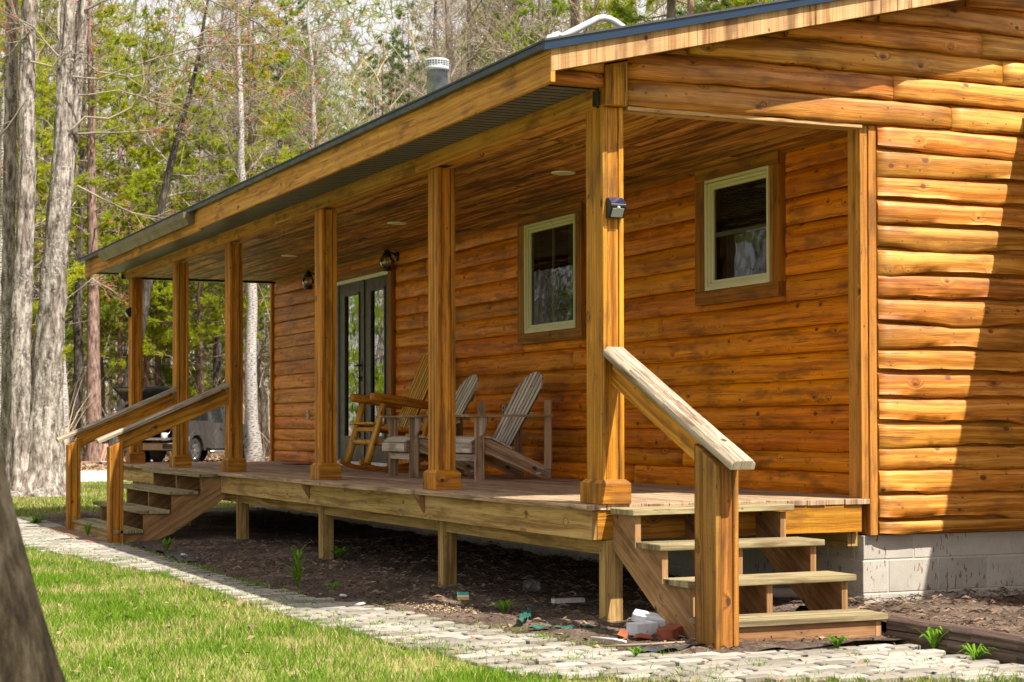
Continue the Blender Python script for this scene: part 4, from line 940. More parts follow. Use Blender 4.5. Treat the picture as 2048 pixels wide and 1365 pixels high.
while y < 14.1:
    x = -3.0 + (row % 2) * bl / 2; skew = .10
    while x < 1.2:
        yy = y + skew * (x + 1) + .01 * n1(x, row, 3)
        if on_path(x, yy) and on_path(x, yy - .03) and rng.random() > .012:
            paver(mb, x, yy, bl - rng.uniform(.016, .026), bw - rng.uniform(.018, .027), skew + rng.uniform(-.03, .03), ground_z(x, yy) - .004 + rng.uniform(-.003, .003), rng.random())
        x += bl
    y += bw; row += 1
kind(mb.build('paved_path', MT['paver'], merge=False), 'structure')
MT['brickold'] = simple('worn_brick', (.22, .085, .045), .9, nscale=9, c2=(.16, .12, .085))
mb = MB()                                                     # strip of red clay bricks before the far steps
for i in range(26):
    for j in range(1):
        y = 8.75 + i * .11; paver(mb, -1.34, y, .195, .098, rng.uniform(-.04, .04), ground_z(0, y) + .0, rng.random())
kind(mb.build('brick_strip', MT['brickold'], merge=False), 'structure')

# ------------------------------------------------------------------ grass blades (nobody could count them)
def blades(name, P, h, wd, mats, lean=.5, seed=1, mi=None):
    r = np.random.RandomState(seed); n = len(P); a = r.uniform(0, 2 * np.pi, n); b = r.uniform(0, 2 * np.pi, n)
    h = h * r.uniform(.55, 1.25, n); wv = wd * r.uniform(.7, 1.3, n); ln = lean * h * r.uniform(.2, 1.2, n)
    dx = np.stack([np.cos(a), np.sin(a), 0 * a], 1) * (wv / 2)[:, None]; L = np.stack([np.cos(b) * ln, np.sin(b) * ln, 0 * a], 1); Z = np.stack([0 * h, 0 * h, h], 1)
    v = np.stack([P - dx, P + dx, P + dx * .8 + L * .35 + Z * .55, P - dx * .8 + L * .35 + Z * .55, P + L + Z], 1).reshape(-1, 3)
    i = np.arange(n) * 5
    q = np.stack([i, i + 1, i + 2, i + 3], 1); t = np.stack([i + 3, i + 2, i + 4, i + 4], 1)
    # build quads and a tip triangle as a single mixed mesh
    me = bpy.data.meshes.new(name); me.vertices.add(len(v)); me.vertices.foreach_set('co', v.astype(np.float32).ravel())
    lo = np.concatenate([q, t[:, :3]], 1).ravel(); me.loops.add(len(lo)); me.loops.foreach_set('vertex_index', lo.astype(np.int32))
    st = np.empty(2 * n, dtype=np.int32); st[0::2] = np.arange(n) * 7; st[1::2] = np.arange(n) * 7 + 4
    me.polygons.add(2 * n); me.polygons.foreach_set('loop_start', st)
    rn = np.repeat(r.uniform(0, 1, n), 2); at = me.attributes.new('rnd', 'FLOAT', 'FACE'); at.data.foreach_set('value', rn.astype(np.float32))
    if mi is None: mi = (r.uniform(0, 1, n) < .2).astype(int)
    me.polygons.foreach_set('material_index', np.repeat(mi, 2).astype(np.int32))
    for mm in mats: me.materials.append(mm)
    me.update(calc_edges=True); o = bpy.data.objects.new(name, me); col.objects.link(o); return o
def vnoise(x, y, f, s=0.): return np.array([noise.noise(Vector((a * f, b * f, s))) for a, b in zip(x, y)])
gp = []; 
n = 330000; x = nr.uniform(-4.4, 1.3, n); y = nr.uniform(-4.2, 10.5, n)
u_ = (x - CAM[0]); v_ = (y - CAM[1]); dd = u_ * math.sin(yaw) + v_ * math.cos(yaw); ss = (u_ * math.cos(yaw) - v_ * math.sin(yaw)) / dd
ok = (ss > -.36) & (ss < .34) & (dd > 4.6)
po = np.interp(y, [-2.9, -2.3, -1.7, -.85, -.2, .7, 2.4, 4.9, 6.0, 7.25, 8.5, 9.6, 14.2], [.9, -.67, -1.29, -1.335, -1.40, -1.50, -1.52, -1.56, -1.74, -1.86, -2.1, -2.5, -2.7])
edge = nr.exponential(.05, n) * (1 + 1.4 * np.sin(y * 2.3) ** 2)
ok &= ((x < po + edge - .02) | (y < -2.75 + edge)) & (nr.uniform(0, 1, n) < np.clip((11 / dd) ** 1.0, .3, 1))
x, y = x[ok], y[ok]; pat = vnoise(x, y, 1.4) + .6 * vnoise(x, y, 6, 3)
keep = nr.uniform(-1.1, .9, len(x)) < pat + .35; x, y, pat = x[keep], y[keep], pat[keep]
P = np.stack([x, y, np.array([ground_z(a, b) for a, b in zip(x, y)])], 1)
dry = (nr.uniform(0, 1, len(x)) < np.clip(.22 - .75 * pat, .03, .8)).astype(int)
hv = .044 * (1 + .45 * vnoise(x, y, 2.6, 7) + .5 * np.maximum(0, vnoise(x, y, 11, 9)))
kind(blades('grass', P, hv, .0046, [MT['grassm'], MT['grassdry']], .8, 3, dry), 'stuff', 'short green and straw coloured grass of the lawn in front of the path', 'grass')
n = 70000; x = nr.uniform(-3.2, 4.5, n); y = nr.uniform(14.2, 28.4, n); r_ = np.hypot(x - .05, y - 21.2)
ok = (r_ > .9) & ((x + 4.87) / (y + 9.7) > .06) & ((x + 4.87) / (y + 9.7) < .33); x, y = x[ok], y[ok]; pat = vnoise(x, y, 1.)
P = np.stack([x, y, np.full(len(x), -.70)], 1)
dry = (nr.uniform(0, 1, len(x)) < np.clip(.45 - .5 * pat, .1, .85)).astype(int)
kind(blades('back_grass', P, .06, .011, [MT['grassm'], MT['grassdry']], .9, 4, dry), 'stuff', 'sunlit patchy grass around the big grey tree behind the far steps', 'grass')
# weeds growing between the pavers and on the bare soil
pts = []
for k in range(330):
    y = rng.uniform(-2.9, 12.5); x = rng.uniform(path_out(y), path_in(y) + .15) if y > -1.5 else rng.uniform(-.9, 1.1)
    if n1(x * 1.7 + y, 9, 1.1) < -.05: continue
    c = rng.randint(5, 26); rad = rng.uniform(.012, .05)
    for _ in range(c): pts.append((x + rng.gauss(0, rad * 1.4), y + rng.gauss(0, rad), ground_z(x, y) + .004))
for y0 in np.arange(-2.5, 9, .02):
    if rng.random() < .5: x0 = path_in(y0) if y0 > -1.4 else rng.uniform(.1, 1.2); pts += [(x0 + rng.gauss(0, .03), y0 + rng.gauss(0, .02), ground_z(0, y0) + .006) for _ in range(4 if n1(y0, 5, 2) > 0 else 1)]
P = np.array(pts); kind(blades('joint_weeds', P, .04, .006, [MT['weed'], MT['grassdry']], 1.1, 8), 'stuff', 'small green weeds sprouting between the pavers of the path', 'weeds')

# leaf litter, needles, mulch chips
def litter(name, P, size, seed, mats, asp=(.5, 1.), tilt=.6, mi=None):
    r = np.random.RandomState(seed); n = len(P); a = r.uniform(0, 2 * np.pi, n); L = size * r.uniform(.5, 1.4, n); W = L * r.uniform(asp[0], asp[1], n)
    e1 = np.stack([np.cos(a), np.sin(a), r.uniform(-tilt, tilt, n)], 1); e2 = np.stack([-np.sin(a), np.cos(a), r.uniform(-tilt, tilt, n)], 1)
    up = np.array([0, 0, 1.])[None] * (L * r.uniform(0, .3, n))[:, None]
    v = np.stack([P - e1 * L[:, None] / 2, P - e2 * W[:, None] / 2 + up, P + e1 * L[:, None] / 2, P + e2 * W[:, None] / 2 + up * .5], 1).reshape(-1, 3)
    i = np.arange(n) * 4
    f = np.concatenate([np.stack([i, i + 1, i + 3], 1), np.stack([i + 1, i + 2, i + 3], 1)]); rr = r.uniform(0, 1, n); m_ = (r.uniform(0, 1, n) < .5).astype(int) if mi is None else np.full(n, mi)
    return npmesh(name, v, f, mats, rnd=np.concatenate([rr, rr]), mi=np.concatenate([m_, m_]))
def soil_pts(n, x0, x1, y0, y1, f):
    out = []
    while len(out) < n:
        x = rng.uniform(x0, x1); y = rng.uniform(y0, y1); z = f(x, y)
        if z is not None: out.append((x, y, z))
    return np.array(out)
def zm(x, y):
    xi = path_in(y)
    if x < xi + .02: return None
    t = (x - xi) / (2 - xi); return ground_z(x, y) + .006 + .03 * min(1, t * 8) + mound(x, y) * min(1, t * 6) + .03 * max(0, min(1, x - 1.)) + .004
MT['chip'] = simple('bark_chip', (.05, .032, .022), .9, c2=(.14, .095, .065), nscale=30)
MT['needle_dead'] = simple('dead_needles', (.26, .17, .10), .9, nscale=5, c2=(.10, .06, .035))
P = np.concatenate([soil_pts(6500, -1.1, 1.9, -1.4, 7, zm), soil_pts(2500, -1.1, 1.9, 7, 14, zm)])
Pl = []
while len(Pl) < 170:
    y_ = rng.uniform(-4, 10); x_ = rng.uniform(-4, 1.2)
    if x_ < path_out(y_) or y_ < -2.9: Pl.append((x_, y_, ground_z(x_, y_) + rng.uniform(.02, .04)))
kind(litter('lawn_leaves', np.array(Pl), .055, 17, [MT['litter'], MT['litter']], (.5, .9), .5), 'stuff', 'dead leaves lying in the grass of the front lawn', 'leaves')
kind(litter('mulch_chips', P, .020, 11, [MT['chip'], MT['mulch']], (.3, .8), .8), 'stuff', 'dark bark mulch chips on the bare soil under the porch', 'mulch')
P = np.concatenate([soil_pts(1500, -1.1, 1.9, -1.4, 6, zm), soil_pts(500, -1.1, 1.9, 6, 14, zm), soil_pts(260, 1.25, 3.6, -3.5, -.05, lambda x, y: -.637 + mound(x, y) * .9), soil_pts(120, -1.4, 1.1, -2.8, 8, lambda x, y: ground_z(x, y) + .024 if on_path(x, y) else None)])
kind(litter('leaf_litter', P, .036, 12, [MT['litter'], MT['needle_dead']], (.5, .9), .5), 'stuff', 'dead curled leaves scattered on the soil and path', 'leaves')
def rises(x, y): return -.637 + mound(x, y) * .9
P = np.concatenate([soil_pts(5200, -1.1, 1.9, -1.4, 8, zm), soil_pts(4200, 1.24, 3.6, -4, -.03, rises)])
kind(litter('pine_needles', P + np.array([0, 0, .004]), .075, 13, [MT['needle_dead'], MT['chip']], (.03, .05), .25), 'stuff', 'dry brown pine needles and thin stalks on the soil', 'needles')
P = np.array([(-.56 + rng.gauss(0, .09), 1.22 + rng.gauss(0, .16), -.715 + abs(rng.gauss(0, .012))) for _ in range(700)])
MT['sawdust'] = simple('wood_shavings', (.42, .31, .17), .9, nscale=20)
kind(litter('wood_shavings', P, .017, 14, [MT['sawdust'], MT['sawdust']], (.2, .5), .6), 'stuff', 'small pile of pale wood shavings at the path edge', 'shavings')
P = np.array([(rng.uniform(-3, 20), rng.uniform(39, 75), -.68) for _ in range(16000)])
kind(litter('forest_leaves', P, .16, 15, [MT['litter'], MT['litter']], (.5, .9), .5), 'stuff', 'fallen leaves covering the floor of the woods', 'leaves')

# ------------------------------------------------------------------ trees
def tubes(name, br, m_, parent=None, rough=0.):
    """br: list of (pts (k,3), radii (k), sides)"""
    V = []; I = []; UV = []; off = 0
    for P, r, n in br:
        P = np.asarray(P, float); r = np.asarray(r, float); k = len(P)
        d = np.gradient(P, axis=0); d /= np.linalg.norm(d, axis=1)[:, None] + 1e-9
        a = np.eye(3)[np.argmin(np.abs(d).max(axis=0))]; x = np.cross(d, a); x /= np.linalg.norm(x, axis=1)[:, None] + 1e-9; y = np.cross(d, x)
        t = np.arange(n) * 2 * np.pi / n; rr_ = np.repeat(r[:, None], n, 1)
        if rough: rr_ = rr_ * (1 + rough * np.array([[noise.noise(Vector((math.cos(b_) * 2.6, math.sin(b_) * 2.6, P[i_, 2] * .9))) + .6 * noise.noise(Vector((math.cos(b_) * 7, math.sin(b_) * 7, P[i_, 2] * 2.4 + 5))) for b_ in t] for i_ in range(k)]))
        ring = P[:, None, :] + rr_[:, :, None] * (x[:, None, :] * np.cos(t)[None, :, None] + y[:, None, :] * np.sin(t)[None, :, None])
        V.append(ring.reshape(-1, 3)); L = np.concatenate([[0], np.cumsum(np.linalg.norm(np.diff(P, axis=0), axis=1))]); per = 2 * np.pi * r.max()
        i = np.arange(k - 1)[:, None]; j = np.arange(n)[None, :]; j2 = (j + 1) % n
        q = np.stack([off + i * n + j, off + i * n + j2, off + (i + 1) * n + j2, off + (i + 1) * n + j], -1).reshape(-1, 4); I.append(q)
        o1 = np.ones_like(j); u0 = L[:-1][:, None] * o1; u1 = L[1:][:, None] * o1; v0 = per * j / n * np.ones_like(i); v1 = per * (j + 1) / n * np.ones_like(i)
        UV.append(np.stack([u0, v0, u0, v1, u1, v1, u1, v0], -1).reshape(-1, 2)); off += k * n
    return npmesh(name, np.concatenate(V), np.concatenate(I), m_, parent, uv=np.concatenate(UV), smooth=True)
def wander(r, p, d, L, k, wob, up=0.):
    P = [np.array(p, float)]; d = np.array(d, float); d /= np.linalg.norm(d)
    for i in range(k):
        d = d + r.normal(0, wob, 3) + np.array([0, 0, up]); d /= np.linalg.norm(d); P.append(P[-1] + d * L / k)
    return np.array(P), d
def perp(r, d):
    a = r.normal(0, 1, 3); a -= d * a.dot(d); return a / np.linalg.norm(a)
def ramify(r, br, P, rad, n, lenf, ang, depth, sides, up=.05, wob=.16, t0=.25, tips=None, k=5):
    for i in range(n):
        t = t0 + (1 - t0) * (i + r.uniform(.1, .9)) / n; x = t * (len(P) - 1); j = min(int(x), len(P) - 2); f = x - j
        p = P[j] * (1 - f) + P[j + 1] * f; d = P[j + 1] - P[j]; d /= np.linalg.norm(d); rr = (rad[j] * (1 - f) + rad[j + 1] * f)
        a = ang * r.uniform(.7, 1.3); dd = d * math.cos(a) + perp(r, d) * math.sin(a); L = lenf * r.uniform(.6, 1.2) * (1.15 - .55 * t)
        Q, de = wander(r, p, dd, L, k, wob, up); r0 = min(rr * .62, L * .018 + .002); R_a = np.linspace(r0, max(.0035, r0 * .3), len(Q)); br.append((Q, R_a, sides))
        if depth > 0: ramify(r, br, Q, R_a, max(2, int(n * .55) if depth > 1 else 4), lenf * .48, ang * 1.0, depth - 1, 3, up, wob * 1.15, .2, tips, 4)
        elif tips is not None: tips.append(Q[-1]); tips.append(Q[len(Q) // 2])
def trunk(r, H, r0, lean=(0, 0), wob=.02, flare=1.5, k=16):
    P = [np.array([0, 0, -.15])]; x = y = 0; 
    for i in range(1, k + 1):
        z = H * (i / k) ** 1.25; x += r.normal(0, wob) * H / k * 2; y += r.normal(0, wob) * H / k * 2; P.append(np.array([x + lean[0] * z, y + lean[1] * z, z]))
    P = np.array(P); z = P[:, 2]; R_a = r0 * (1 - z / H * .86) * (1 + (flare - 1) * np.exp(-np.maximum(z, 0) / .35)); return P, np.maximum(R_a, .012)
def bare_tree(seed, H, r0, bark, label, lo=.25, nb=26, blen=2.4, lean=(0, 0), ang=1.0, loc=(0, 0, 0), kindn='bare_tree', group=None, twig='twig', leaf=None):
    r = np.random.RandomState(seed); t = thing(kindn, label, 'tree', (0, 0, 0), group)
    P, R_a = trunk(r, H, r0, lean, .03); br = [(P, R_a, 14)]; tubes('trunk', br, MT[bark], t)
    cr = []; tips = []; ramify(r, cr, P, R_a, nb, blen, ang, 2, 5, .06, .17, lo, tips); tubes('crown', cr, MT[twig], t)
    if leaf:
        pass
    t.location = loc; return t
def needles(name, C_, D_, mats, parent, seed, nn=9, L=.13, W=.018):
    """tufts of needles at C_ pointing along D_"""
    r = np.random.RandomState(seed); n = len(C_); C2 = np.repeat(C_, nn, 0); D2 = np.repeat(D_, nn, 0) + r.normal(0, .62, (n * nn, 3)); D2 /= np.linalg.norm(D2, axis=1)[:, None]
    s = np.cross(D2, r.normal(0, 1, D2.shape)); s /= np.linalg.norm(s, axis=1)[:, None]; l = L * r.uniform(.6, 1.2, len(C2))[:, None]; s *= W / 2
    V = np.stack([C2 - s, C2 + s, C2 + D2 * l + s * .4, C2 + D2 * l - s * .4], 1).reshape(-1, 3); i = np.arange(len(C2)) * 4
    F_ = np.stack([i, i + 1, i + 2, i + 3], 1); return npmesh(name, V, F_, mats, parent, rnd=np.repeat(r.uniform(0, 1, n), nn))
def pine_tree(seed, H, r0, needle, label, lo=.08, boughs=80, blen=2.6, group=None, bark='bark_pine', dens=30, droop=-.02, loc=(0, 0, 0), lean=(0, 0), tuftL=.17):
    r = np.random.RandomState(seed); t = thing('pine_tree', label, 'tree', (0, 0, 0), group)
    P, R_a = trunk(r, H, r0, lean, .012); tubes('trunk', [(P, R_a, 12)], MT[bark], t)
    cr = []; C_ = []; D_ = []; a = r.uniform(0, 6.28)
    for i in range(boughs):
        tt = lo + (1 - lo) * ((i + r.uniform(0, 1)) / boughs) ** 1.0; z = tt * H; a += 2.4 + r.normal(0, .3); j = np.searchsorted(P[:, 2], z) - 1; j = max(0, min(j, len(P) - 2)); f = (z - P[j, 2]) / (P[j + 1, 2] - P[j, 2]); p = P[j] * (1 - f) + P[j + 1] * f
        L = blen * (1 - tt) ** .65 * r.uniform(.55, 1.15) + .35; d = np.array([math.cos(a), math.sin(a), r.uniform(-.05, .35)]); Q, _ = wander(r, p, d, L, 6, .10, droop + .03)
        Ra = np.linspace(.012 + L * .008, .005, len(Q)); cr.append((Q, Ra, 4))
        if r.uniform() < .14: continue                          # dead bare bough
        m_ = int(dens * 1.9 * L / blen) + 6
        side = []
        for s_ in range(max(4, int(L * 4))):
            x = (.30 + .70 * r.uniform()) * (len(Q) - 1); j = min(int(x), len(Q) - 2); f = x - j; q = Q[j] * (1 - f) + Q[j + 1] * f; dq = Q[j + 1] - Q[j]; dq /= np.linalg.norm(dq); pr = perp(r, dq); pr[2] *= .35
            S_e, _ = wander(r, q, dq * .7 + pr * .8, (.25 + .22 * L) * r.uniform(.5, 1.1), 3, .15, .05); cr.append((S_e, np.array([.006, .005, .004, .003]), 3)); side.append(S_e)
        side.append(Q[3:])
        for s_ in range(m_):
            S_e = side[r.randint(len(side))]; x = (.25 + .75 * r.uniform()) * (len(S_e) - 1); j = min(int(x), len(S_e) - 2); f = x - j; q = S_e[j] * (1 - f) + S_e[j + 1] * f; dq = S_e[j + 1] - S_e[j]; dq = dq / (np.linalg.norm(dq) + 1e-9)
            C_.append(q + r.normal(0, .03, 3)); D_.append(dq + np.array([0, 0, .35]))
    w_ = tubes('crown', cr, MT[bark], t); nm = needles('foliage', np.array(C_), np.array(D_), MT[needle], w_, seed + 1, 11, tuftL, .024); t.location = loc; return t

# the big grey maple with several stems, left of the porch
def px(u, v, d=30.9, off=0.):
    s = d / 3601.5; return np.array([CAM[0], CAM[1], CAM[2]]) + np.array(F) * d + np.array(R2) * ((u - 1024) * s) - np.array(U2) * ((v - 791.6) * s) + np.array([0, 1., 0]) * off
MB_ = px(62, 985); base = np.array([MB_[0], MB_[1], -.70])
maple = thing('maple_tree', 'huge grey maple with several stems from one flared base, left of the porch', 'tree', tuple(base))
def stem(pts, n=18, off=0.):
    K = [px(u, v, off=off) for u, v, w_ in pts]; Wd = [w_ * .93 * 30.9 / 3601.5 / 2 for u, v, w_ in pts]; P = []; R_a = []
    for i in range(len(K) - 1):
        sg = np.linalg.norm(K[i + 1] - K[i]); ns = max(1, int(sg / .16))
        for t in np.linspace(0, 1, ns + 1)[:-1]: P.append(K[i] * (1 - t) + K[i + 1] * t + (.006 * nr.normal(0, 1, 3) if sg > .5 else 0)); R_a.append(Wd[i] * (1 - t) + Wd[i + 1] * t)
    P.append(K[-1]); R_a.append(Wd[-1]); return np.array(P), np.array(R_a), n
S1 = stem([(54, 1010, 165), (52, 988, 128), (50, 960, 102), (48, 925, 82), (45, 870, 62), (42, 820, 52), (38, 700, 46), (46, 560, 41), (52, 400, 37), (53, 200, 32), (58, 0, 28), (66, -350, 22), (70, -800, 10)], 44, -.05)
S2 = stem([(78, 1010, 180), (80, 988, 138), (82, 960, 110), (85, 925, 92), (89, 870, 76), (90, 820, 68), (96, 700, 60), (108, 560, 53), (118, 430, 50), (126, 330, 44), (128, 200, 34), (138, 0, 28), (150, -350, 20), (155, -800, 8)], 44)
S3 = stem([(124, 420, 34), (136, 330, 34), (148, 250, 31), (158, 130, 28), (172, 0, 26), (200, -300, 20), (225, -800, 8)], 28, .12)
S4 = stem([(30, 1000, 60), (26, 940, 40), (24, 800, 32), (22, 600, 29), (24, 400, 28), (27, 200, 26), (30, 0, 25), (20, -350, 18), (5, -800, 8)], 28, .35)
br = [S1, S2, S3, S4]
for k in range(11):                                            # root flare
    a = k / 11 * 6.28 + .3 + .2 * math.sin(k * 7); d = np.array([math.cos(a), math.sin(a), 0]); br.append((np.array([base + d * .25 + [0, 0, .14], base + d * .50 + [0, 0, .03], base + d * .80 + [0, 0, -.03], base + d * (1.05 + .2 * math.sin(k * 5)) + [0, 0, -.09]]), np.array([.10, .10, .075, .035]), 12))
tubes('trunk', br, MT['bark_maple'], maple, .22)
rs = np.random.RandomState(21); cr = []; tips = []
def limb(pts, off=0., n=9, ln=1.3):
    P, R_a, _ = stem([(u, v, w_ * .75) for u, v, w_ in pts], 8, off); cr.append((P, R_a, 7)); ramify(rs, cr, P, R_a, n, ln, .75, 1, 4, .01, .14, .25, tips)
limb([(132, 272, 9), (168, 236, 7), (215, 240, 6.5), (262, 218, 6), (290, 165, 5), (345, 105, 4.5), (400, 70, 4), (500, 20, 3), (560, -20, 2)], -.1, 14, 1.3)
limb([(150, 268, 8), (235, 266, 5), (300, 262, 4.5), (342, 250, 3)], 0, 7, .7)
limb([(140, 160, 7), (190, 165, 5), (300, 125, 4.5), (400, 100, 4), (520, 95, 3), (640, 60, 2)], -.3, 14, 1.4)
limb([(135, 90, 7), (200, 140, 5), (270, 150, 4.5), (350, 130, 4), (470, 160, 3), (600, 215, 2)], .2, 14, 1.4)
limb([(150, 375, 6), (200, 400, 5), (260, 430, 4), (330, 440, 2)], -.2, 8, .8)
limb([(170, 20, 8), (260, -20, 6), (400, -10, 5), (520, 50, 4), (620, 130, 3), (700, 150, 2)], 0, 16, 1.5)
limb([(150, 200, 5), (230, 190, 4), (330, 220, 3), (430, 200, 3), (560, 170, 2)], -.4, 12, 1.2)
limb([(60, 60, 6), (20, 110, 5), (-40, 150, 4)], -.2, 8, 1.2); limb([(50, 200, 6), (10, 260, 4), (-30, 300, 3)], -.2, 8, 1.)
limb([(56, 130, 6), (100, 140, 4), (150, 60, 3), (200, 20, 2)], -.3, 8, 1.); limb([(130, 600, 4), (180, 560, 3), (230, 590, 2)], -.2, 5, .5)
limb([(40, 60, 6), (10, -40, 5), (-60, -120, 4)], 0, 10, 1.4); limb([(110, 120, 6), (60, 60, 4), (20, 40, 3)], -.3, 8, 1.1)
for S in (S1, S2, S3, S4): ramify(rs, cr, S[0][-14:], S[1][-14:], 12, 2.2, .9, 2, 5, .05, .15, .1, tips)
cw = tubes('crown', cr, MT['twig'], maple)
tp = np.array(tips); tp = np.repeat(tp, 2, 0) + rs.normal(0, .03, (len(tp) * 2, 3)); r = rs
Cb = np.repeat(tp, 2, 0) + r.normal(0, .014, (len(tp) * 2, 3)); n = len(Cb); e1 = r.normal(0, 1, (n, 3)); e1 /= np.linalg.norm(e1, axis=1)[:, None]; e2 = np.cross(e1, r.normal(0, 1, (n, 3))); e2 /= np.linalg.norm(e2, axis=1)[:, None]; s_ = r.uniform(.008, .018, n)[:, None]
V = np.stack([Cb - e1 * s_, Cb - e2 * s_, Cb + e1 * s_, Cb + e2 * s_], 1).reshape(-1, 3); i = np.arange(n) * 4
npmesh('red_buds', V, np.stack([i, i + 1, i + 2, i + 3], 1), MT['bud'], cw, rnd=r.uniform(0, 1, n))

# trunk close to the camera, out of focus at the lower left
r = np.random.RandomState(3); P = []; Rr = []
for z in np.linspace(-.85, 5.2, 40):
    ex = float(np.interp(z, [-.85, -.74, -.237, -.008, .145, .284, 5.2], [-3.84, -3.87, -4.014, -4.068, -4.12, -4.152, -5.3])); rd = float(np.interp(z, [-.85, -.74, -.24, 0, .14, .3, 5.2], [.42, .38, .31, .27, .24, .22, .17]))
    P.append(np.array([ex - .915 * rd, -4.58 + .403 * rd, z])); Rr.append(rd)
near = thing('near_tree', 'blurred mossy grey tree trunk leaning at the lower left corner, closest to the viewer', 'tree', (-4.3, -4.48, -.74))
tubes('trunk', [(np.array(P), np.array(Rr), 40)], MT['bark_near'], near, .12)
cr = []; ramify(r, cr, np.array(P)[-6:], np.array(Rr)[-6:], 10, 2.0, .9, 2, 5, .08, .15, .2); tubes('crown', cr, MT['twig'], near)

# --- woods
Zg = -.70
def at(x, y): return (x, y, Zg)
bare_tree(31, 17, .17, 'bark_birch', 'straight pale grey trunk just right of the big maple', .45, 22, 2.0, loc=at(5.28, 49.21), kindn='birch_tree')
bare_tree(32, 18, .21, 'bark_dark', 'dark thin trunk between the pale trunk and the reddish pine', .4, 22, 2.2, loc=at(6.68, 55.15))
pine_tree(33, 19, .27, 'needle_lime', 'tall reddish pine trunk rising behind the man at the truck', .38, 60, 2.8, loc=at(6.57, 50.83), dens=34)
bare_tree(34, 18, .23, 'bark_birch', 'slender white barked trunk above the porch roof, leftmost of the two', .5, 24, 2.2, (-.012, .004), loc=at(11.42, 48.7), kindn='birch_tree')
bare_tree(35, 18, .19, 'bark_birch', 'slender white barked trunk above the porch roof, right one of the two', .5, 24, 2.2, (-.016, .006), loc=at(14.27, 49.63), kindn='birch_tree')
bare_tree(36, 16, .25, 'bark_dark', 'dark trunk leaning strongly to the right behind the porch roof', .45, 20, 2.6, (.235, -.10), loc=at(7.1, 50.9))
bare_tree(37, 17, .20, 'bark_grey', 'grey trunk behind the vent stack, left one of the close pair', .4, 26, 2.4, loc=at(13.37, 36.91))
bare_tree(38, 17, .17, 'bark_grey', 'grey trunk behind the vent stack, right one of the close pair', .4, 26, 2.4, loc=at(14.42, 38.63))
bare_tree(39, 18, .18, 'bark_grey', 'slim grey trunk right of the vent stack, near the mast foot', .4, 26, 2.4, (.004, 0), loc=at(16.81, 39.77))
bare_tree(40, 18, .24, 'bark_dark', 'darker thick trunk right of the vent stack beside the slim grey one', .45, 24, 2.4, loc=at(18.02, 41.42))
pine_tree(41, 17, .27, 'needle_green', 'large pine standing straight above the mast on the roof', .2, 80, 3.0, loc=at(16.51, 28.97), dens=44, bark='bark_grey')
pine_tree(42, 15, .13, 'needle_lime', 'bright lime green pine between the reddish pine trunk and the far end of the roof', .24, 85, 2.9, loc=at(8.78, 57.8), dens=44)
pine_tree(43, 17, .14, 'needle_lime', 'bright lime green pine behind the gutter end of the roof', .22, 90, 3.0, loc=at(10.06, 59.2), dens=44)
pine_tree(44, 14, .12, 'needle_lime', 'lime green young pine right of the leaning trunk', .24, 85, 2.8, loc=at(11.5, 56.3), dens=36)
pine_tree(45, 15, .13, 'needle_lime', 'lime green pine left of the maple at the left edge', .2, 90, 2.6, loc=at(3.53, 47.8), dens=44)
bare_tree(46, 15, .15, 'bark_birch', 'pale thin trunk at the far left edge beside the maple', .3, 20, 2.0, loc=at(-.05, 25.33), kindn='birch_tree')
G1 = 'evergreens of the woods'; G2 = 'bare trees of the woods'
pl = [pine_tree(60 + i, H, .13, nd, 'green pine among many in the woods behind the cabin', lo, 80, bl_, G1, dens=36, bark=bk) for i, (H, nd, lo, bl_, bk) in enumerate(((17, 'needle_green', .22, 2.6, 'bark_grey'), (19, 'needle_lime', .28, 2.9, 'bark_pine'), (8, 'needle_green', .12, 1.8, 'bark_grey'), (20, 'needle_deep', .4, 3.0, 'bark_pine')))]
bl_ = [bare_tree(70 + i, H, rr, bk, 'bare leafless tree among many in the woods behind the cabin', lo, 26, 2.6, group=G2, twig=tw) for i, (H, rr, bk, lo, tw) in enumerate(((18, .16, 'bark_grey', .22, 'twig'), (20, .20, 'bark_dark', .3, 'twig'), (16, .11, 'bark_birch', .15, 'twig_tan'), (12, .07, 'bark_grey', .1, 'twig_tan'), (19, .18, 'bark_grey', .35, 'twig')))]
spots = [(5.28, 49.2), (6.7, 55), (6.57, 50.8), (11.4, 48.7), (14.3, 49.6), (7.1, 50.9), (13.4, 36.9), (14.4, 38.6), (16.8, 39.8), (18, 41.4), (16.5, 29), (8.8, 57.8), (10, 59.2), (11.5, 56.3), (3.5, 47.8)]
used = set(); r = random.Random(12); cnt = 0; tries = 0
def place(protos, x, y, sc_=1.):
    p = r.choice(protos); loc = (x, y, Zg)
    if p.name not in used: used.add(p.name); p.location = loc; p.rotation_euler = (0, 0, r.uniform(0, 6.28)); return p
    return dup(p, loc, r.uniform(0, 6.28), sc_ * r.uniform(.82, 1.15))
while cnt < 200 and tries < 6000:
    tries += 1; d = math.sqrt(r.uniform(38 ** 2, 108 ** 2)); s = r.uniform(.03, .66); y = CAM[1] + d / math.sqrt(1 + s * s); x = CAM[0] + s * (y - CAM[1])
    if y < 41.5 and x < 9: continue
    if .185 < s < .325 and d < 67: continue      # truck clearing
    if x < 8.5 and y < 47 and x > 3.5: continue
    if x < 12 and y < 30: continue
    if any((x - a) ** 2 + (y - b) ** 2 < (1.5 if y < 60 else 1.2) ** 2 for a, b in spots): continue
    spots.append((x, y)); cnt += 1; place(pl if r.random() < (.46 if x < 10 else .62) else bl_, x, y)
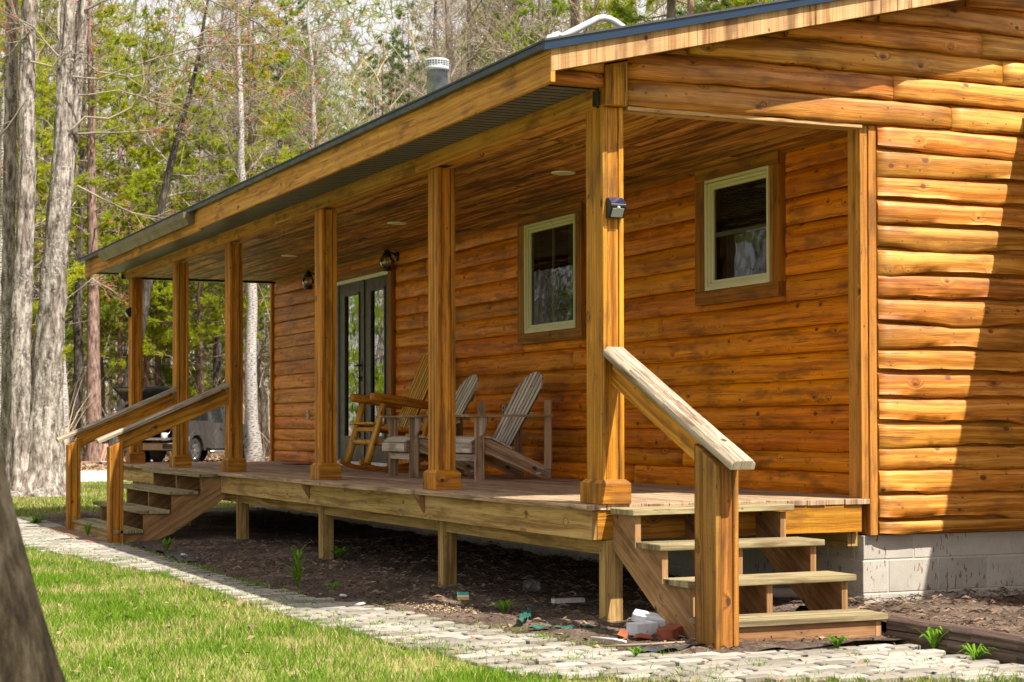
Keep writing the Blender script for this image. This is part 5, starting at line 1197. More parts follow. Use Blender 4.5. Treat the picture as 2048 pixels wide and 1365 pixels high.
for (x, y) in ((-17, 9), (-21, 14), (-15, 17), (-19, 21), (-24, 19), (-16, 25), (-21, 28), (-14, 31), (-26, 26), (-19, 35), (-12, 38), (-24, 33), (-30, 12), (-27, 5), (-13, 45), (-9, 41), (-5, 44), (-1, 42), (-8, 48), (-3, 50), (0, 56), (-13, 21), (-18, 13), (-12, 27), (-22, 23), (-11, 34), (-16, 20), (-19, 30), (-25, 15), (-20, 18)):
    place(pl if r.random() < .6 else bl_, x, y, 1.05)
# undergrowth and far woods: countless stems, single masses
def ribbons(name, n, xf, Lr, W, m_, seed, lean=.35):
    q = np.random.RandomState(seed); B = np.array([xf(q) for _ in range(n)]); L = q.uniform(*Lr, n); a = q.uniform(0, 6.28, n); ln = q.uniform(.05, lean, n) * L
    D = np.stack([np.cos(a) * ln, np.sin(a) * ln, L], 1); bend = np.stack([np.cos(a) * ln * .8, np.sin(a) * ln * .8, -.12 * L], 1); cam_d = B[:, :2] - np.array(CAM[:2]); cam_d /= np.linalg.norm(cam_d, axis=1)[:, None]; th = q.uniform(0, 3.14, n); S = np.stack([np.cos(th), np.sin(th), 0 * a], 1)
    V = []; ws = [1, .75, .45, .15]
    for k, t in enumerate((0, .35, .7, 1.)): c = B + D * t + bend * t * t; V += [c - S * W * ws[k] / 2, c + S * W * ws[k] / 2]
    V = np.stack(V, 1).reshape(-1, 3); i = np.arange(n) * 8; Fs = np.concatenate([np.stack([i + 2 * k, i + 2 * k + 1, i + 2 * k + 3, i + 2 * k + 2], 1) for k in range(3)])
    return npmesh(name, V, Fs, m_, rnd=np.tile(q.uniform(0, 1, n), 3))
def wedge(q, d0, d1, z=Zg, s0=.02, s1=.62):
    while True:
        d = math.sqrt(q.uniform(d0 ** 2, d1 ** 2)); s = q.uniform(s0, s1); y = CAM[1] + d / math.sqrt(1 + s * s); x = CAM[0] + s * (y - CAM[1])
        if y < 41.5 and x < 12: continue
        if .175 < s < .33 and d < 67: continue
        return (x, y, z)
MT['twigmix'] = leafm('undergrowth_twigs', (.27, .20, .13), (.62, .50, .35), .1)
kind(ribbons('undergrowth', 15000, lambda q: wedge(q, 54, 112), (.6, 4.2), .035, MT['twigmix'], 5, .5), 'stuff', 'tangle of bare tan twigs and saplings filling the woods', 'undergrowth')
kind(ribbons('undergrowth_dead_branches', 22000, lambda q: (lambda w_: (w_[0], w_[1], q.uniform(0, 22)))(wedge(q, 58, 112)), (.8, 2.6), .03, MT['twigmix'], 6, 1.6), 'stuff', 'fine dead branches hanging between the trunks of the woods', 'twigs')
def side_wedge(q, d0, d1, z=Zg):
    while True:
        a = q.uniform(-1.35, .0); d = q.uniform(d0, d1); x = CAM[0] + d * math.sin(a); y = 8 + d * math.cos(a)
        if x < -11 or y > 44: return (x, y, z)
kind(ribbons('side_undergrowth', 5000, lambda q: side_wedge(q, 22, 75), (.6, 4.5), .05, MT['twigmix'], 15, .5), 'stuff', 'bare tan brush at the edge of the woods across the lawn', 'undergrowth')
q = np.random.RandomState(9); br = []
for k in range(240):
    x, y, z = side_wedge(q, 34, 80); H = q.uniform(12, 22); rr = q.uniform(.09, .22); lx = q.normal(0, .02); br.append((np.array([[x, y, z], [x + lx * H * .5, y, H * .5], [x + lx * H, y, H]]), np.array([rr, rr * .7, .03]), 5))
for k in range(420):
    x, y, z = wedge(q, 108, 165, Zg, -.15, .8); H = q.uniform(14, 26); rr = q.uniform(.10, .24); lx = q.normal(0, .02) ; br.append((np.array([[x, y, z], [x + lx * H * .5, y, H * .5], [x + lx * H, y, H]]), np.array([rr, rr * .7, .03]), 5))
far = tubes('far_woods', br, MT['bark_birch']); kind(far, 'stuff', 'far mass of trunks deep in the woods', 'woods')
MT['needle_far'] = leafm('pale_far_foliage', (.16, .22, .06), (.40, .46, .14), .5)
C_ = []; D_ = []
for k in range(500):
    x, y, z = side_wedge(q, 40, 80, 0); zc = q.uniform(0, 1) ** 1.2 * 18 + .5
    for _ in range(20): C_.append((x + q.normal(0, 1.2), y + q.normal(0, 1.2), zc + q.normal(0, .6))); D_.append((0, 0, .3))
for k in range(1900):
    x, y, z = wedge(q, 95, 170, 0, -.15, .8); zc = q.uniform(0, 1) ** 1.0 * 30 + .5
    for _ in range(22): C_.append((x + q.normal(0, 1.3), y + q.normal(0, 1.3), zc + q.normal(0, .7))); D_.append((0, 0, .3))
kind(needles('far_foliage', np.array(C_), np.array(D_), MT['needle_far'], None, 10, 7, .7, .10), 'stuff', 'far mass of green foliage deep in the woods', 'foliage')

# ------------------------------------------------------------------ small things on the ground
def brick(loc, rz, m_, label, tilt=(0, 0), L=.20, W=.095, H=.057, chip=.0):
    mb = MB(); q = lambda l, w_, z: [(-l, -w_, z), (l, -w_, z), (l, w_, z), (-l, w_, z)]
    mb.hexa(q(L / 2, W / 2, -H / 2), q(L / 2 - chip, W / 2 - chip * .4, H / 2), g=(1, 0, 0)); o = mb.build('brick', m_, bevel=.004, seg=2)
    o.location = loc; o.rotation_euler = (tilt[0], tilt[1], rz); return tag(o, label, 'brick', 'loose bricks beside the near steps')
zb_ = -.70
brick((-.10, -.68, zb_ + .028), R_(12), MT['brickwhite'], 'chipped white painted brick lying flat, lower of the two white ones', (0, 0), .155, .10, .07)
brick((.02, -.56, zb_ + .068), R_(-38), MT['brickwhite'], 'white painted brick leaning across the pile, upper of the two white ones', (R_(14), R_(10)), .21, .09, .045)
brick((.0, -.84, zb_ + .022), R_(38), MT['brickred'], 'whole orange red brick beside the foot of the near newel post', (0, R_(-4)), .20, .10, .062)
brick((-.27, -.78, zb_ + .012), R_(60), MT['brickred'], 'broken orange brick chunk left of the white bricks', (R_(20), R_(24)), .09, .06, .05, .02)
brick((-.19, -.86, zb_ + .006), R_(10), MT['brickred'], 'thin orange brick flake between the broken chunk and the red brick', (R_(-10), R_(12)), .10, .06, .025, .012)
brick((.22, -.33, zb_ + .012), R_(70), MT['brickred'], 'half buried orange brick bit behind the white bricks', (R_(15), 0), .09, .07, .045, .02)
# clear jar, juice pouch, cloth scraps, stick, log
MT['jar'] = simple('cloudy_plastic', (.34, .33, .30), .25, nscale=30, trans=.5)
mb = MB(); mb.lathe((0, 0, 0), [(.0, 0), (.043, 0), (.046, .012), (.046, .07), (.038, .085), (.034, .10), (.034, .112)], 20); t = mb.build('plastic_jar', MT['jar']); t.location = (.44, 1.95, -.665); t.rotation_euler = (R_(78), 0, R_(-60)); tag(t, 'clear empty plastic jar lying on its side on the mulch', 'jar')
MT['pg'] = simple('green_print', (.03, .30, .16), .35, nscale=40); MT['py'] = simple('yellow_print', (.65, .42, .02), .35, c2=(.55, .15, .02), nscale=50); MT['pw'] = simple('white_print', (.6, .68, .66), .35)
t = thing('drink_pouch', 'small green white and yellow drink packet standing in the mulch', 'packet', (-.26, 1.62, -.70))
for (z0, z1, k) in ((-.005, .014, 'py'), (.014, .03, 'pw'), (.03, .048, 'pg')):
    mb = MB(); mb.hexa([(-.29, 1.635, -.70 + z0), (-.22, 1.60, -.70 + z0), (-.217, 1.61, -.70 + z0), (-.287, 1.645, -.70 + z0)], [(-.29, 1.64, -.70 + z1), (-.22, 1.605, -.70 + z1), (-.217, 1.612, -.70 + z1), (-.287, 1.648, -.70 + z1)]); mb.build('printed_band', MT[k], t)
MT['fab'] = simple('green_plastic_cloth', (.012, .05, .038), .55, c2=(.02, .13, .09), nscale=25)
def cloth(name, P0, ax, ay, amp, m_, label, cat, nx=16, ny=6):
    P0 = Vector(P0); ax = Vector(ax); ay = Vector(ay); mb = MB()
    g = [[P0 + ax * (i / nx) + ay * (j / ny) * (1 - .5 * abs(i / nx - .4)) + Vector((0, 0, amp * (.5 + n1(i * .45 + j * .8, j, 1)) + amp * .8 * n1(i * .9, j * .7, 1))) for j in range(ny + 1)] for i in range(nx + 1)]
    for i in range(nx):
        for j in range(ny): mb.face([g[i][j], g[i + 1][j], g[i + 1][j + 1], g[i][j + 1]], smooth=True)
    return tag(mb.build(name, m_), label, cat)
cloth('cloth_scrap', (-.52, .14, -.705), (.26, .42, .01), (.05, -.04, .01), .035, MT['fab'], 'crumpled dark green plastic cloth strip sticking up beside the path', 'cloth scrap')
cloth('cloth_scrap', (-.55, -.10, -.712), (.32, -.22, .0), (.07, .07, .0), .018, MT['fab'], 'flat green plastic cloth strip at the path edge, nearer the steps', 'cloth scrap')
MT['blackfab'] = simple('black_weed_fabric', (.018, .018, .022), .6, c2=(.05, .045, .045), nscale=12)
cloth('weed_fabric', (-.42, -1.30, -.722), (.42, .08, 0), (.05, .22, 0), .014, MT['blackfab'], 'black weed fabric poking out in front of the near newel post', 'weed fabric')
cloth('weed_fabric', (-1.14, 5.9, -.722), (.1, 3.2, 0), (.34, .0, 0), .03, MT['blackfab'], 'long black weed fabric edge lying on the soil near the far steps', 'weed fabric', 40, 8)
mb = MB(); mb.tube([(-.52, -1.02, -.712), (-.3, -1.10, -.705), (-.05, -1.13, -.70)], [.006, .008, .006], 6); tag(mb.build('stick', MT['twig_tan']), 'thin pale stick lying in front of the bricks', 'stick')
mb = MB(); mb.tube([(-.44, -.72, -.70), (-.38, -.88, -.698), (-.36, -.98, -.70)], .007, 6); tag(mb.build('pipe_scrap', MT['white']), 'short curved white plastic strip left of the broken brick', 'plastic strip')
mb = MB(); mb.tube([(1.08, .95, -.655), (1.35, .75, -.645), (1.72, .45, -.64)], [.034, .038, .036], 9); tag(mb.build('fallen_pole', MT['twig']), 'weathered round wooden pole lying under the near steps', 'pole')
mb = MB(); mb.box(.18, .40, 1.08, 1.14, -.70, -.672, g=(1, 0, 0)); tag(mb.build('plastic_scrap', MT['label']), 'torn white plastic scrap on the mulch near the corner foundation post', 'scrap')
for (x, y, lb) in ((-.86, 2.35, 'flat pale stone on the mulch near the second path bend'), (-.95, 1.75, 'small white stone at the edge of the pavers'), (-.35, 3.2, 'white oval stone on the mulch left of the middle foundation post'), (-.98, 6.6, 'pale pink stone near the far weed fabric')):
    mb = MB(); z = ground_z(x, y) + .03
    mb.lathe((0, 0, 0), [(.0, -.012), (.028, -.008), (.036, 0), (.026, .011), (.0, .015)], 9); o = mb.build('stone', MT['label']); o.location = (x, y, z); o.rotation_euler = (.1, .2, rng.random() * 3); o.scale = (1.2, .8, 1); tag(o, lb, 'stone')
# landscape timbers along the right hand bed
for (z0, z1, dx, lb) in ((-.745, -.672, .0, 'dark landscape timber, lower one of the pair edging the right hand bed'), (-.670, -.60, .012, 'dark landscape timber, upper one of the pair edging the right hand bed')):
    mb = MB(); k = 24; pr = [(-.055, -.5), (.055, -.5), (.055, .2), (.035, .5), (-.035, .5), (-.055, .2)]; rw = []
    for i in range(k + 1): y = -1.28 - 4.5 * i / k; rw.append([(1.17 + dx + a + .004 * n1(y * 2, b), y, (z0 + z1) / 2 + b * (z1 - z0) + .003 * n1(y * 3, a * 50)) for a, b in pr])
    for i in range(k):
        for j in range(6): mb.face([rw[i][j], rw[i + 1][j], rw[i + 1][(j + 1) % 6], rw[i][(j + 1) % 6]], g=(0, 1, 0), rnd=.3 + dx * 20)
    mb.face(rw[0], g=(0, 1, 0)); mb.face(list(reversed(rw[-1])), g=(0, 1, 0)); tag(mb.build('landscape_timber', MT['timber'], bevel=.004), lb, 'timber', 'stacked landscape timbers')

# plants one can tell apart
def tuft(loc, h, n, spread, label, leaf=.012, stem=False, name='weed_plant'):
    mb = MB(); x0, y0, z0 = loc
    for i in range(n):
        a = rng.random() * 6.28; l = h * rng.uniform(.6, 1.1); s = spread * rng.uniform(.4, 1.1); base = Vector((x0, y0, z0)) + (Vector((0, 0, h * .8 * i / n)) if stem else Vector())
        if stem: l = h * .42 * rng.uniform(.7, 1.1)
        d = Vector((math.cos(a), math.sin(a), 0)); sd = Vector((-d.y, d.x, 0)) * leaf * rng.uniform(.7, 1.2)
        P = [base, base + d * s * .35 + Vector((0, 0, l * .55)), base + d * s * .75 + Vector((0, 0, l * .85)), base + d * s * 1.1 + Vector((0, 0, l * (.7 if not stem else .95)))]
        W = [.3, 1., .8, .05]; r = rng.random()
        for k in range(3): mb.face([P[k] - sd * W[k], P[k] + sd * W[k], P[k + 1] + sd * W[k + 1], P[k + 1] - sd * W[k + 1]], rnd=r)
    if stem: mb.tube([(x0, y0, z0), (x0, y0, z0 + h * .85)], .004, 5)
    return tag(mb.build(name, MT['weed']), label, 'plant')
tuft((-.93, 3.22, -.725), .27, 34, .10, 'bright green feathery plant standing by the path', .010, True)
tuft((.12, 5.42, -.69), .12, 26, .13, 'leafy green plant at the foot of the foundation post left of centre', .012)
tuft((-.33, .76, -.715), .10, 30, .10, 'grassy green tuft on the mulch between two foundation posts', .005)
tuft((-.80, 2.78, -.72), .07, 22, .08, 'low dark green tuft right of the feathery plant', .006)
tuft((-.98, 7.3, -.70), .13, 26, .10, 'green grassy weed beside the path before the far steps', .008)
tuft((-1.27, 9.75, -.695), .16, 26, .08, 'bright green weed in front of the bottom step of the far steps', .008)
tuft((-1.36, 12.6, -.70), .10, 40, .22, 'dark green low plant left of the far newel post', .012)
tuft((-.52, -1.40, -.725), .06, 24, .07, 'small green tuft at the path edge near the black weed fabric', .005)
tuft((1.10, -1.75, -.73), .14, 24, .14, 'green leafy weed in front of the landscape timbers', .010)
tuft((1.02, -2.2, -.74), .10, 30, .12, 'straggly grass tuft at the right edge of the path', .006)
tuft((.62, -1.55, -.73), .09, 34, .08, 'green and brown tuft against the bottom riser of the near steps', .005)
tuft((2.55, -1.3, -.63), .10, 18, .12, 'small green weed in the right hand bed', .009)

# ------------------------------------------------------------------ pickup truck with a camper shell, tailgate down and hatch up
MT['paint'] = simple('dark_grey_paint', (.075, .07, .066), .3, metal=.2, coat=.6, nscale=3, noise_amt=.15)
MT['chrome'] = simple('chrome', (.6, .6, .6), .15, metal=.9, nscale=3, noise_amt=.1); MT['tyre'] = simple('tyre_rubber', (.018, .018, .02), .85)
MT['taillamp'] = simple('red_lamp', (.55, .01, .01), .15, coat=.5); MT['lampw'] = simple('white_lamp', (.75, .7, .7), .2); MT['tan'] = simple('dusty_bumper', (.30, .235, .17), .5, nscale=6)
MT['dglass'] = simple('tinted_glass', (.015, .02, .02), .06, spec=.9, coat=.6)
TL_ = (9.0, 46.9, -.69); hd = Vector((.676, .737, 0)).normalized(); lf = Vector((-hd.y, hd.x, 0))
truck = thing('pickup_truck', 'dark grey pickup truck with camper shell, tailgate down and rear hatch raised', 'pickup truck', TL_)
def T(f, l, z): return Vector(TL_) + hd * f + lf * l + Vector((0, 0, z))       # origin: ground under the right rear wheel, outer face
Wt = 1.98
def side_panel(pts, l0, l1, name, m_, par=truck, bev=.03):
    mb = MB(); mb.prism([T(f, l0, z) for f, z in pts], lf * (l1 - l0), g=tuple(hd)); return mb.build(name, m_, par, bevel=bev, seg=2)
arch = lambda c, r0, zc: [(c + r0 * math.cos(a), zc + r0 * math.sin(a)) for a in [math.pi * k / 8 for k in range(9)]]
# bed sides and rear fender as a strip between a lower and an upper outline (wheel arch cut out)
def strip(lo, hi, l0, l1, name, m_, bev=.02):
    mb = MB()
    for (a, b, c, d) in zip(lo[:-1], lo[1:], hi[1:], hi[:-1]): mb.prism([T(p[0], l0, p[1]) for p in (a, b, c, d)], lf * (l1 - l0), g=tuple(hd), rnd=.5)
    return mb.build(name, m_, truck)
ar = [(.46 * math.cos(a), .42 + .50 * math.sin(a)) for a in [math.pi * (8 - k) / 8 for k in range(9)]]
lo = [(-1.12, .62)] + [(-.50, .52)] + ar[1:-1] + [(.50, .50), (1.02, .48)]
hi = [(f, 1.28) for f, z in lo]
for l0 in (-.02, Wt - .06): strip(lo, hi, l0, l0 + .08, 'bed_side', MT['paint'])
for l0 in (-.05, Wt - .02):                                   # flared arch lip
    lo2 = [( .47 * math.cos(a), .42 + .50 * math.sin(a)) for a in [math.pi * (8 - k) / 8 for k in range(9)]]; hi2 = [(.60 * math.cos(a), .42 + .63 * math.sin(a)) for a in [math.pi * (8 - k) / 8 for k in range(9)]]
    strip(lo2, hi2, l0, l0 + .07, 'wheel_arch', MT['paint'])
cf = [(1.05, .45), (3.12, .45)] ; 
for l0 in (.0, Wt - .08):
    af = [(3.65 + .46 * math.cos(a), .42 + .50 * math.sin(a)) for a in [math.pi * (8 - k) / 8 for k in range(9)]]
    lo = [(1.04, .46), (3.15, .46)] + af[1:-1] + [(4.15, .50), (4.50, .52)]; hi = [(1.04, 1.30), (3.15, 1.30)] + [(f, 1.27 - .03 * (f - 3.2)) for f, z in af[1:-1]] + [(4.15, 1.20), (4.50, 1.05)]
    strip(lo, hi, l0, l0 + .08, 'door_side', MT['paint'])
side_panel([(3.1, 1.1), (4.45, 1.02), (4.45, 1.14), (3.1, 1.3)], .08, Wt - .08, 'hood', MT['paint'])
side_panel([(-.9, .40), (4.3, .40), (4.3, .62), (-.9, .62)], .35, Wt - .35, 'chassis', MT['black'])
side_panel([(4.42, .45), (4.6, .45), (4.6, 1.02), (4.42, 1.10)], .05, Wt - .05, 'grille', MT['chrome'])
side_panel([(1.10, 1.80), (2.35, 1.80), (2.25, 1.86), (1.25, 1.87)], .16, Wt - .16, 'cab_roof', MT['paint'])
mb = MB()
for (a, b) in (((1.06, 1.29), (1.12, 1.80)), ((1.95, 1.29), (1.95, 1.80)), ((3.05, 1.29), (2.33, 1.80))):
    for l0, l1 in ((.03, .15), (Wt - .03, Wt - .15)): mb.beam(T(a[0], l0, a[1]), T(b[0], l1, b[1]), .05, .07, up=tuple(hd))
mb.build('pillar', MT['paint'], truck)
mb = MB(); mb.hexa([T(1.08, .05, 1.29), T(3.05, .05, 1.29), T(3.05, Wt - .05, 1.29), T(1.08, Wt - .05, 1.29)], [T(1.12, .16, 1.80), T(2.35, .16, 1.80), T(2.35, Wt - .16, 1.80), T(1.12, Wt - .16, 1.80)]); mb.build('cab_glass', MT['dglass'], truck)
for l in (.04, Wt - .04):
    for f, z, r in ((1.02, 1.62, 0), ):
        pass
mb = MB(); mb.beam(T(2.95, -.12, 1.38), T(2.95, .02, 1.38), .12, .16); mb.build('wing_mirror', MT['black'], truck, bevel=.02)
for f in (1.62, 2.6): mb = MB(); mb.beam(T(f, -.03, 1.13), T(f + .16, -.03, 1.13), .03, .03); mb.build('door_handle', MT['paint'], truck)
mb = MB(); mb.tube([T(.95, -.02, .36), T(3.0, -.02, .36)], .05, 8); mb.build('side_step', MT['chrome'], truck)
# camper shell: roof, posts, side glass; open at the rear
mb = MB(); mb.hexa([T(-1.10, .06, 1.86), T(1.0, .10, 1.92), T(1.0, Wt - .10, 1.92), T(-1.10, Wt - .06, 1.86)], [T(-1.06, .16, 1.96), T(1.0, .16, 2.0), T(1.0, Wt - .16, 2.0), T(-1.06, Wt - .16, 1.96)]); sh = mb.build('camper_roof', MT['paint'], truck, bevel=.03, seg=2)
mb = MB()
for l in (.02, Wt - .04):
    s = .04 if l < 1 else -.04
    mb.prism([T(-1.12, l, 1.28), T(-.98, l, 1.28), T(-.98, l + s, 1.88), T(-1.08, l + s, 1.88)], lf * .03, g=(0, 0, 1)); mb.prism([T(.9, l, 1.28), T(1.0, l, 1.28), T(1.0, l + s, 1.9), T(.9, l + s, 1.9)], lf * .03, g=(0, 0, 1)); mb.prism([T(-1.1, l, 1.28), T(1.0, l, 1.28), T(1.0, l, 1.36), T(-1.1, l, 1.36)], lf * .03)
mb.build('camper_frame', MT['paint'], truck)
mb = MB()
for l in (.04, Wt - .05): mb.prism([T(-.98, l, 1.36), T(.9, l, 1.36), T(.9, l + (.03 if l < 1 else -.03), 1.88), T(-.98, l + (.03 if l < 1 else -.03), 1.88)], lf * .01)
mb.build('camper_glass', MT['dglass'], truck)
mb = MB(); mb.hexa([T(-1.06, .08, .62), T(1.0, .08, .62), T(1.0, Wt - .08, .62), T(-1.06, Wt - .08, .62)], [T(-1.06, .08, .68), T(1.0, .08, .68), T(1.0, Wt - .08, .68), T(-1.06, Wt - .08, .68)]); mb.prism([T(.9, .1, .68), T(.98, .1, .68), T(.98, .1, 1.9), T(.9, .1, 1.9)], lf * (Wt - .2)); mb.build('bed_floor', MT['black'], truck)
mb = MB(); a, b = T(-1.10, .08, 1.98), T(-1.62, -.02, 2.43)       # raised hatch
h4 = [T(-1.10, .10, 1.97), T(-1.10, Wt - .10, 1.97), T(-1.66, Wt - .0, 2.40), T(-1.66, .0, 2.40)]; nv = Vector((0, 0, .035)); mb.hexa(h4, [p + nv for p in h4]); ht = mb.build('rear_hatch', MT['dglass'], truck, bevel=.01)
mb = MB(); mb.beam(h4[2], h4[3], .05, .05); mb.beam(h4[1], h4[2], .04, .045); mb.beam(h4[0], h4[3], .04, .045); mb.build('hatch_frame', MT['black'], ht)
mb = MB(); mb.tube([T(-1.07, .09, 1.45), T(-1.42, .08, 2.22)], .012, 6); mb.tube([T(-1.07, Wt - .09, 1.45), T(-1.42, Wt - .08, 2.22)], .012, 6); mb.build('hatch_strut', MT['black'], truck)
mb = MB(); h4 = [T(-1.12, .16, .76), T(-1.12, Wt - .16, .76), T(-1.66, Wt - .16, .76), T(-1.66, .16, .76)]; mb.hexa(h4, [p + Vector((0, 0, .07)) for p in h4]); mb.build('tailgate', MT['chrome'], truck, bevel=.015)
for l in (.18, Wt - .18): mb = MB(); mb.tube([T(-1.12, l, 1.16), T(-1.55, l, .84)], .01, 5); mb.build('tailgate_cable', MT['chrome'], truck)
mb = MB(); mb.hexa([T(-1.30, .02, .44), T(-1.12, .02, .44), T(-1.12, Wt - .02, .44), T(-1.30, Wt - .02, .44)], [T(-1.36, .0, .66), T(-1.12, .0, .66), T(-1.12, Wt, .66), T(-1.36, Wt, .66)]); mb.build('rear_bumper', MT['tan'], truck, bevel=.02, seg=2)
mb = MB(); mb.hexa([T(-1.375, .06, .48), T(-1.34, .06, .48), T(-1.34, .40, .48), T(-1.375, .40, .48)], [T(-1.385, .06, .63), T(-1.34, .06, .63), T(-1.34, .40, .63), T(-1.385, .40, .63)]); mb.build('bumper_step', MT['black'], truck)
for l0, l1 in ((-.025, .10), (Wt - .10, Wt + .025)):
    mb = MB(); mb.hexa([T(-1.14, l0, .88), T(-.98, l0, .88), T(-.98, l1, .88), T(-1.14, l1, .88)], [T(-1.14, l0, 1.16), T(-.98, l0, 1.16), T(-.98, l1, 1.16), T(-1.14, l1, 1.16)]); tlm = mb.build('tail_light', MT['taillamp'], truck, bevel=.008)
    mb = MB(); mb.hexa([T(-1.144, l0, 1.17), T(-.98, l0, 1.17), T(-.98, l1, 1.17), T(-1.144, l1, 1.17)], [T(-1.144, l0, 1.27), T(-.98, l0, 1.27), T(-.98, l1, 1.27), T(-1.144, l1, 1.27)]); mb.build('reverse_lamp', MT['lampw'], tlm)
mb = MB(); c = T(-.62, 1.0, .42); mb.lathe(c - lf * .14, [(.0, 0), (.30, .0), (.36, .06), (.36, .22), (.30, .28), (0, .28)], 20, axis=tuple(lf)); mb.build('spare_wheel', MT['tyre'], truck)
def wheel(f, l, out):
    mb = MB(); ax = lf * out; c = T(f, l, .41); mb.lathe(c - ax * .26, [(.25, .02), (.36, .0), (.405, .04), (.41, .13), (.405, .22), (.37, .26), (.27, .25)], 36, axis=tuple(ax)); wh = mb.build('wheel', MT['tyre'], truck)
    mb = MB(); mb.lathe(c - ax * .26, [(.27, .25), (.265, .22), (.25, .12), (.0, .10)], 30, axis=tuple(ax))
    for k in range(6):
        a = k * math.pi / 3; d = hd * math.cos(a) + Vector((0, 0, 1)) * math.sin(a); mb.beam(c - ax * .03 + d * .04, c - ax * .02 + d * .262, .07, .045, up=tuple(ax))
    mb.lathe(c - ax * .06, [(.07, 0), (.07, .05), (.05, .065), (0, .07)], 16, axis=tuple(ax)); mb.build('rim', MT['chrome'], wh)
for f in (0, 3.65): wheel(f, .0, -1); wheel(f, Wt, 1)
mb = MB(); mb.lathe(T(-1.0, .55, .93) , [(.0, -.2), (.10, -.2), (.10, .03), (.09, .05), (0, .05)], 14); mb.build('white_bucket', MT['white'], truck)

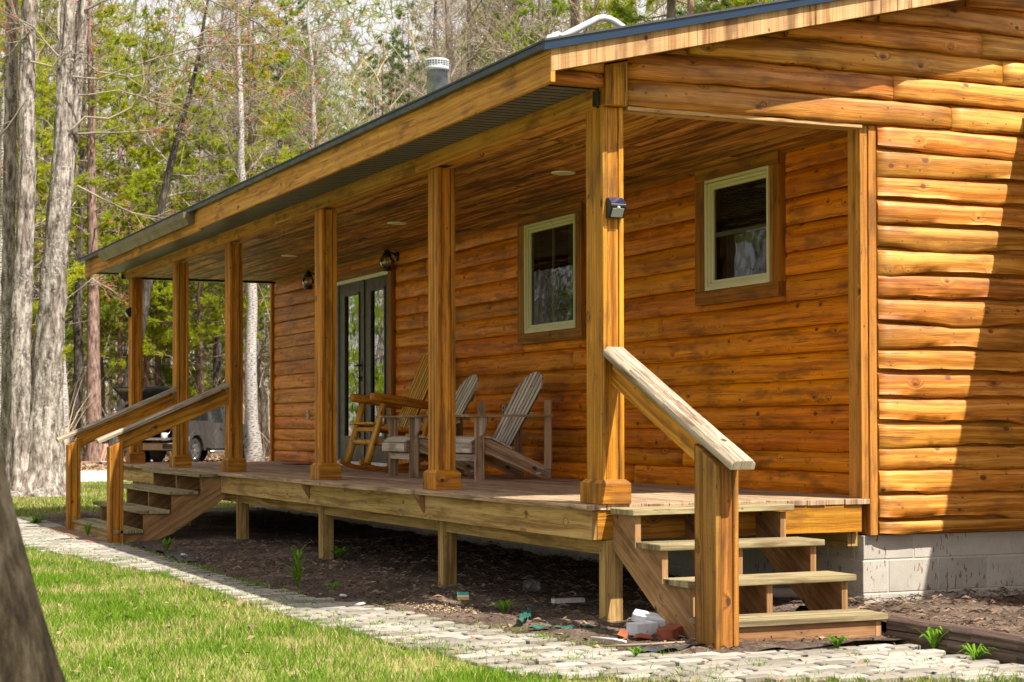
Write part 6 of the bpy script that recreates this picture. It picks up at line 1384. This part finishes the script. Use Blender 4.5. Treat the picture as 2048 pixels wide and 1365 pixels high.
# ------------------------------------------------------------------ person at the tailgate
person = None
def make_person():
    MTs = simple('skin', (.56, .33, .24), .55, noise_amt=.06, nscale=6); MTc = simple('black_shirt', (.02, .022, .026), .9, nscale=12); MTp = simple('dark_shorts', (.018, .02, .028), .9, nscale=12); MTh = simple('black_cap', (.015, .016, .018), .8)
    root = thing('person', 'person in a black cap, dark t-shirt and dark shorts bending over the open tailgate', 'person', (0, 0, 0))
    import bmesh
    # local frame: x towards the truck (right in the photo), z up
    J = dict(pel=(0, 0, .98, .135), belly=(.06, 0, 1.10, .13), chest=(.15, 0, 1.30, .145), shb=(.22, 0, 1.43, .10), neck=(.27, 0, 1.50, .055), head0=(.31, 0, 1.57, .075), head1=(.335, 0, 1.655, .098), head2=(.33, 0, 1.74, .075))
    for s, n_ in ((1, 'l'), (-1, 'r')):
        J['sh' + n_] = (.20, s * .17, 1.41, .062); J['el' + n_] = (.36, s * .24, 1.17, .045); J['wr' + n_] = (.60, s * .19, 1.06, .031); J['pa' + n_] = (.68, s * .18, 1.04, .034)
        J['hip' + n_] = (-.01, s * .10, .93, .105)
    J['knl'] = (.10, .13, .52, .062); J['anl'] = (-.02, .13, .09, .040); J['tol'] = (.16, .15, .045, .035)
    J['knr'] = (.02, -.14, .51, .062); J['anr'] = (-.12, -.13, .09, .040); J['tor'] = (.06, -.15, .045, .035)
    E_ = [('pel', 'belly'), ('belly', 'chest'), ('chest', 'shb'), ('shb', 'neck'), ('neck', 'head0'), ('head0', 'head1'), ('head1', 'head2')]
    for n_ in 'lr': E_ += [('shb', 'sh' + n_), ('sh' + n_, 'el' + n_), ('el' + n_, 'wr' + n_), ('wr' + n_, 'pa' + n_), ('pel', 'hip' + n_), ('hip' + n_, 'kn' + n_), ('kn' + n_, 'an' + n_), ('an' + n_, 'to' + n_)]
    for n_, s in (('l', 1), ('r', -1)):                         # fingers and thumb
        for k in range(4):
            a, b = 'f%s%d' % (n_, k), 'g%s%d' % (n_, k); yy = s * .18 + (k - 1.5) * .021; L = [.062, .075, .07, .055][k]
            J[a] = (.68 + L * .7, yy, 1.025, .0095); J[b] = (.68 + L * 1.25, yy, 1.0, .0085); E_ += [('pa' + n_, a), (a, b)]
        J['t' + n_] = (.675, s * .18 - s * .05, 1.02, .011); J['u' + n_] = (.70, s * .18 - s * .062, 1.0, .010); E_ += [('pa' + n_, 't' + n_), ('t' + n_, 'u' + n_)]
    def skin(name, J, E_, m_, rootn, parent, infl=0.):
        ks = list(J); me = bpy.data.meshes.new(name); me.from_pydata([J[k][:3] for k in ks], [(ks.index(a), ks.index(b)) for a, b in E_], []); o = bpy.data.objects.new(name, me); col.objects.link(o)
        sk = o.modifiers.new('skin', 'SKIN'); sk.use_smooth_shade = True
        if not me.skin_vertices: 
            bpy.context.view_layer.objects.active = o
        for k, d in zip(ks, me.skin_vertices[0].data): d.radius = (J[k][3] + infl,) * 2; d.use_root = (k == rootn)
        sb = o.modifiers.new('sub', 'SUBSURF'); sb.levels = sb.render_levels = 2
        me.materials.append(m_); o.parent = parent; return o
    body = skin('body', J, E_, MTs, 'pel', root)
    up = {k: v for k, v in J.items() if k in ('pel', 'belly', 'chest', 'shb', 'shl', 'shr')}
    for n_ in 'lr': a, b = Vector(J['sh' + n_][:3]), Vector(J['el' + n_][:3]); m_ = a.lerp(b, .72); up['sl' + n_] = (*m_, .052)
    skin('t_shirt', up, [('pel', 'belly'), ('belly', 'chest'), ('chest', 'shb'), ('shb', 'shl'), ('shb', 'shr'), ('shl', 'sll'), ('shr', 'slr')], MTc, 'pel', root, .016)
    lw = {k: v for k, v in J.items() if k in ('pel', 'hipl', 'hipr')}
    for n_ in 'lr': a, b = Vector(J['hip' + n_][:3]), Vector(J['kn' + n_][:3]); m_ = a.lerp(b, .78); lw['k' + n_] = (*m_, .078)
    skin('shorts', lw, [('pel', 'hipl'), ('pel', 'hipr'), ('hipl', 'kl'), ('hipr', 'kr')], MTp, 'pel', root, .018)
    h = Vector((.335, 0, 1.675))
    mb = MB(); mb.lathe(h + Vector((-.005, 0, .012)), [(.112, 0), (.114, .03), (.102, .075), (.07, .105), (.0, .118)], 22); mb.prism([h + Vector((.07, -.075, .012)), h + Vector((.19, -.05, -.005)), h + Vector((.205, 0, -.005)), h + Vector((.19, .05, -.005)), h + Vector((.07, .075, .012))], (0, 0, .012)); mb.build('cap', MTh, root)
    mb = MB(); mb.lathe(h + Vector((-.03, -.112, .04)), [(.022, 0), (.02, .006), (0, .007)], 10, axis=(0, -1, 0)); mb.build('cap_patch', MT['white'], root)
    mb = MB()
    for s in (1, -1): mb.lathe(h + Vector((-.01, s * .094, -.045)), [(.026, 0), (.024, .014), (.008, .02)], 10, axis=(0, s, 0))
    mb.lathe(h + Vector((.088, 0, -.04)), [(.02, -.02), (.014, .01), (.0, .03)], 8, axis=(1, 0, -.3)); mb.build('face_features', MTs, root)
    mb = MB()
    for s in (1, -1): mb.lathe(h + Vector((.082, s * .035, -.012)), [(.012, 0), (.008, .008), (0, .01)], 8, axis=(1, 0, 0))
    mb.box(h.x + .078, h.x + .088, -.024, .024, h.z - .092, h.z - .085); mb.build('eyes_and_mouth', MTh, root)
    for n_ in 'lr':
        a = Vector(J['an' + n_][:3]); b = Vector(J['to' + n_][:3]); mb = MB(); mb.tube([Vector((a.x - .05, a.y, .045)), Vector((a.x + .05, a.y, .05)), Vector((b.x, b.y, .04)), Vector((b.x + .06, b.y, .032))], [.042, .052, .050, .03], 12, sq=.85); mb.build('shoe', MTh, root)
    p = Vector(TL_) + hd * (-1.55) + lf * (Wt + .05); root.location = (p.x - .35, p.y - .25, -.69); root.rotation_euler = (0, 0, R_(-8)); return root
person = make_person()
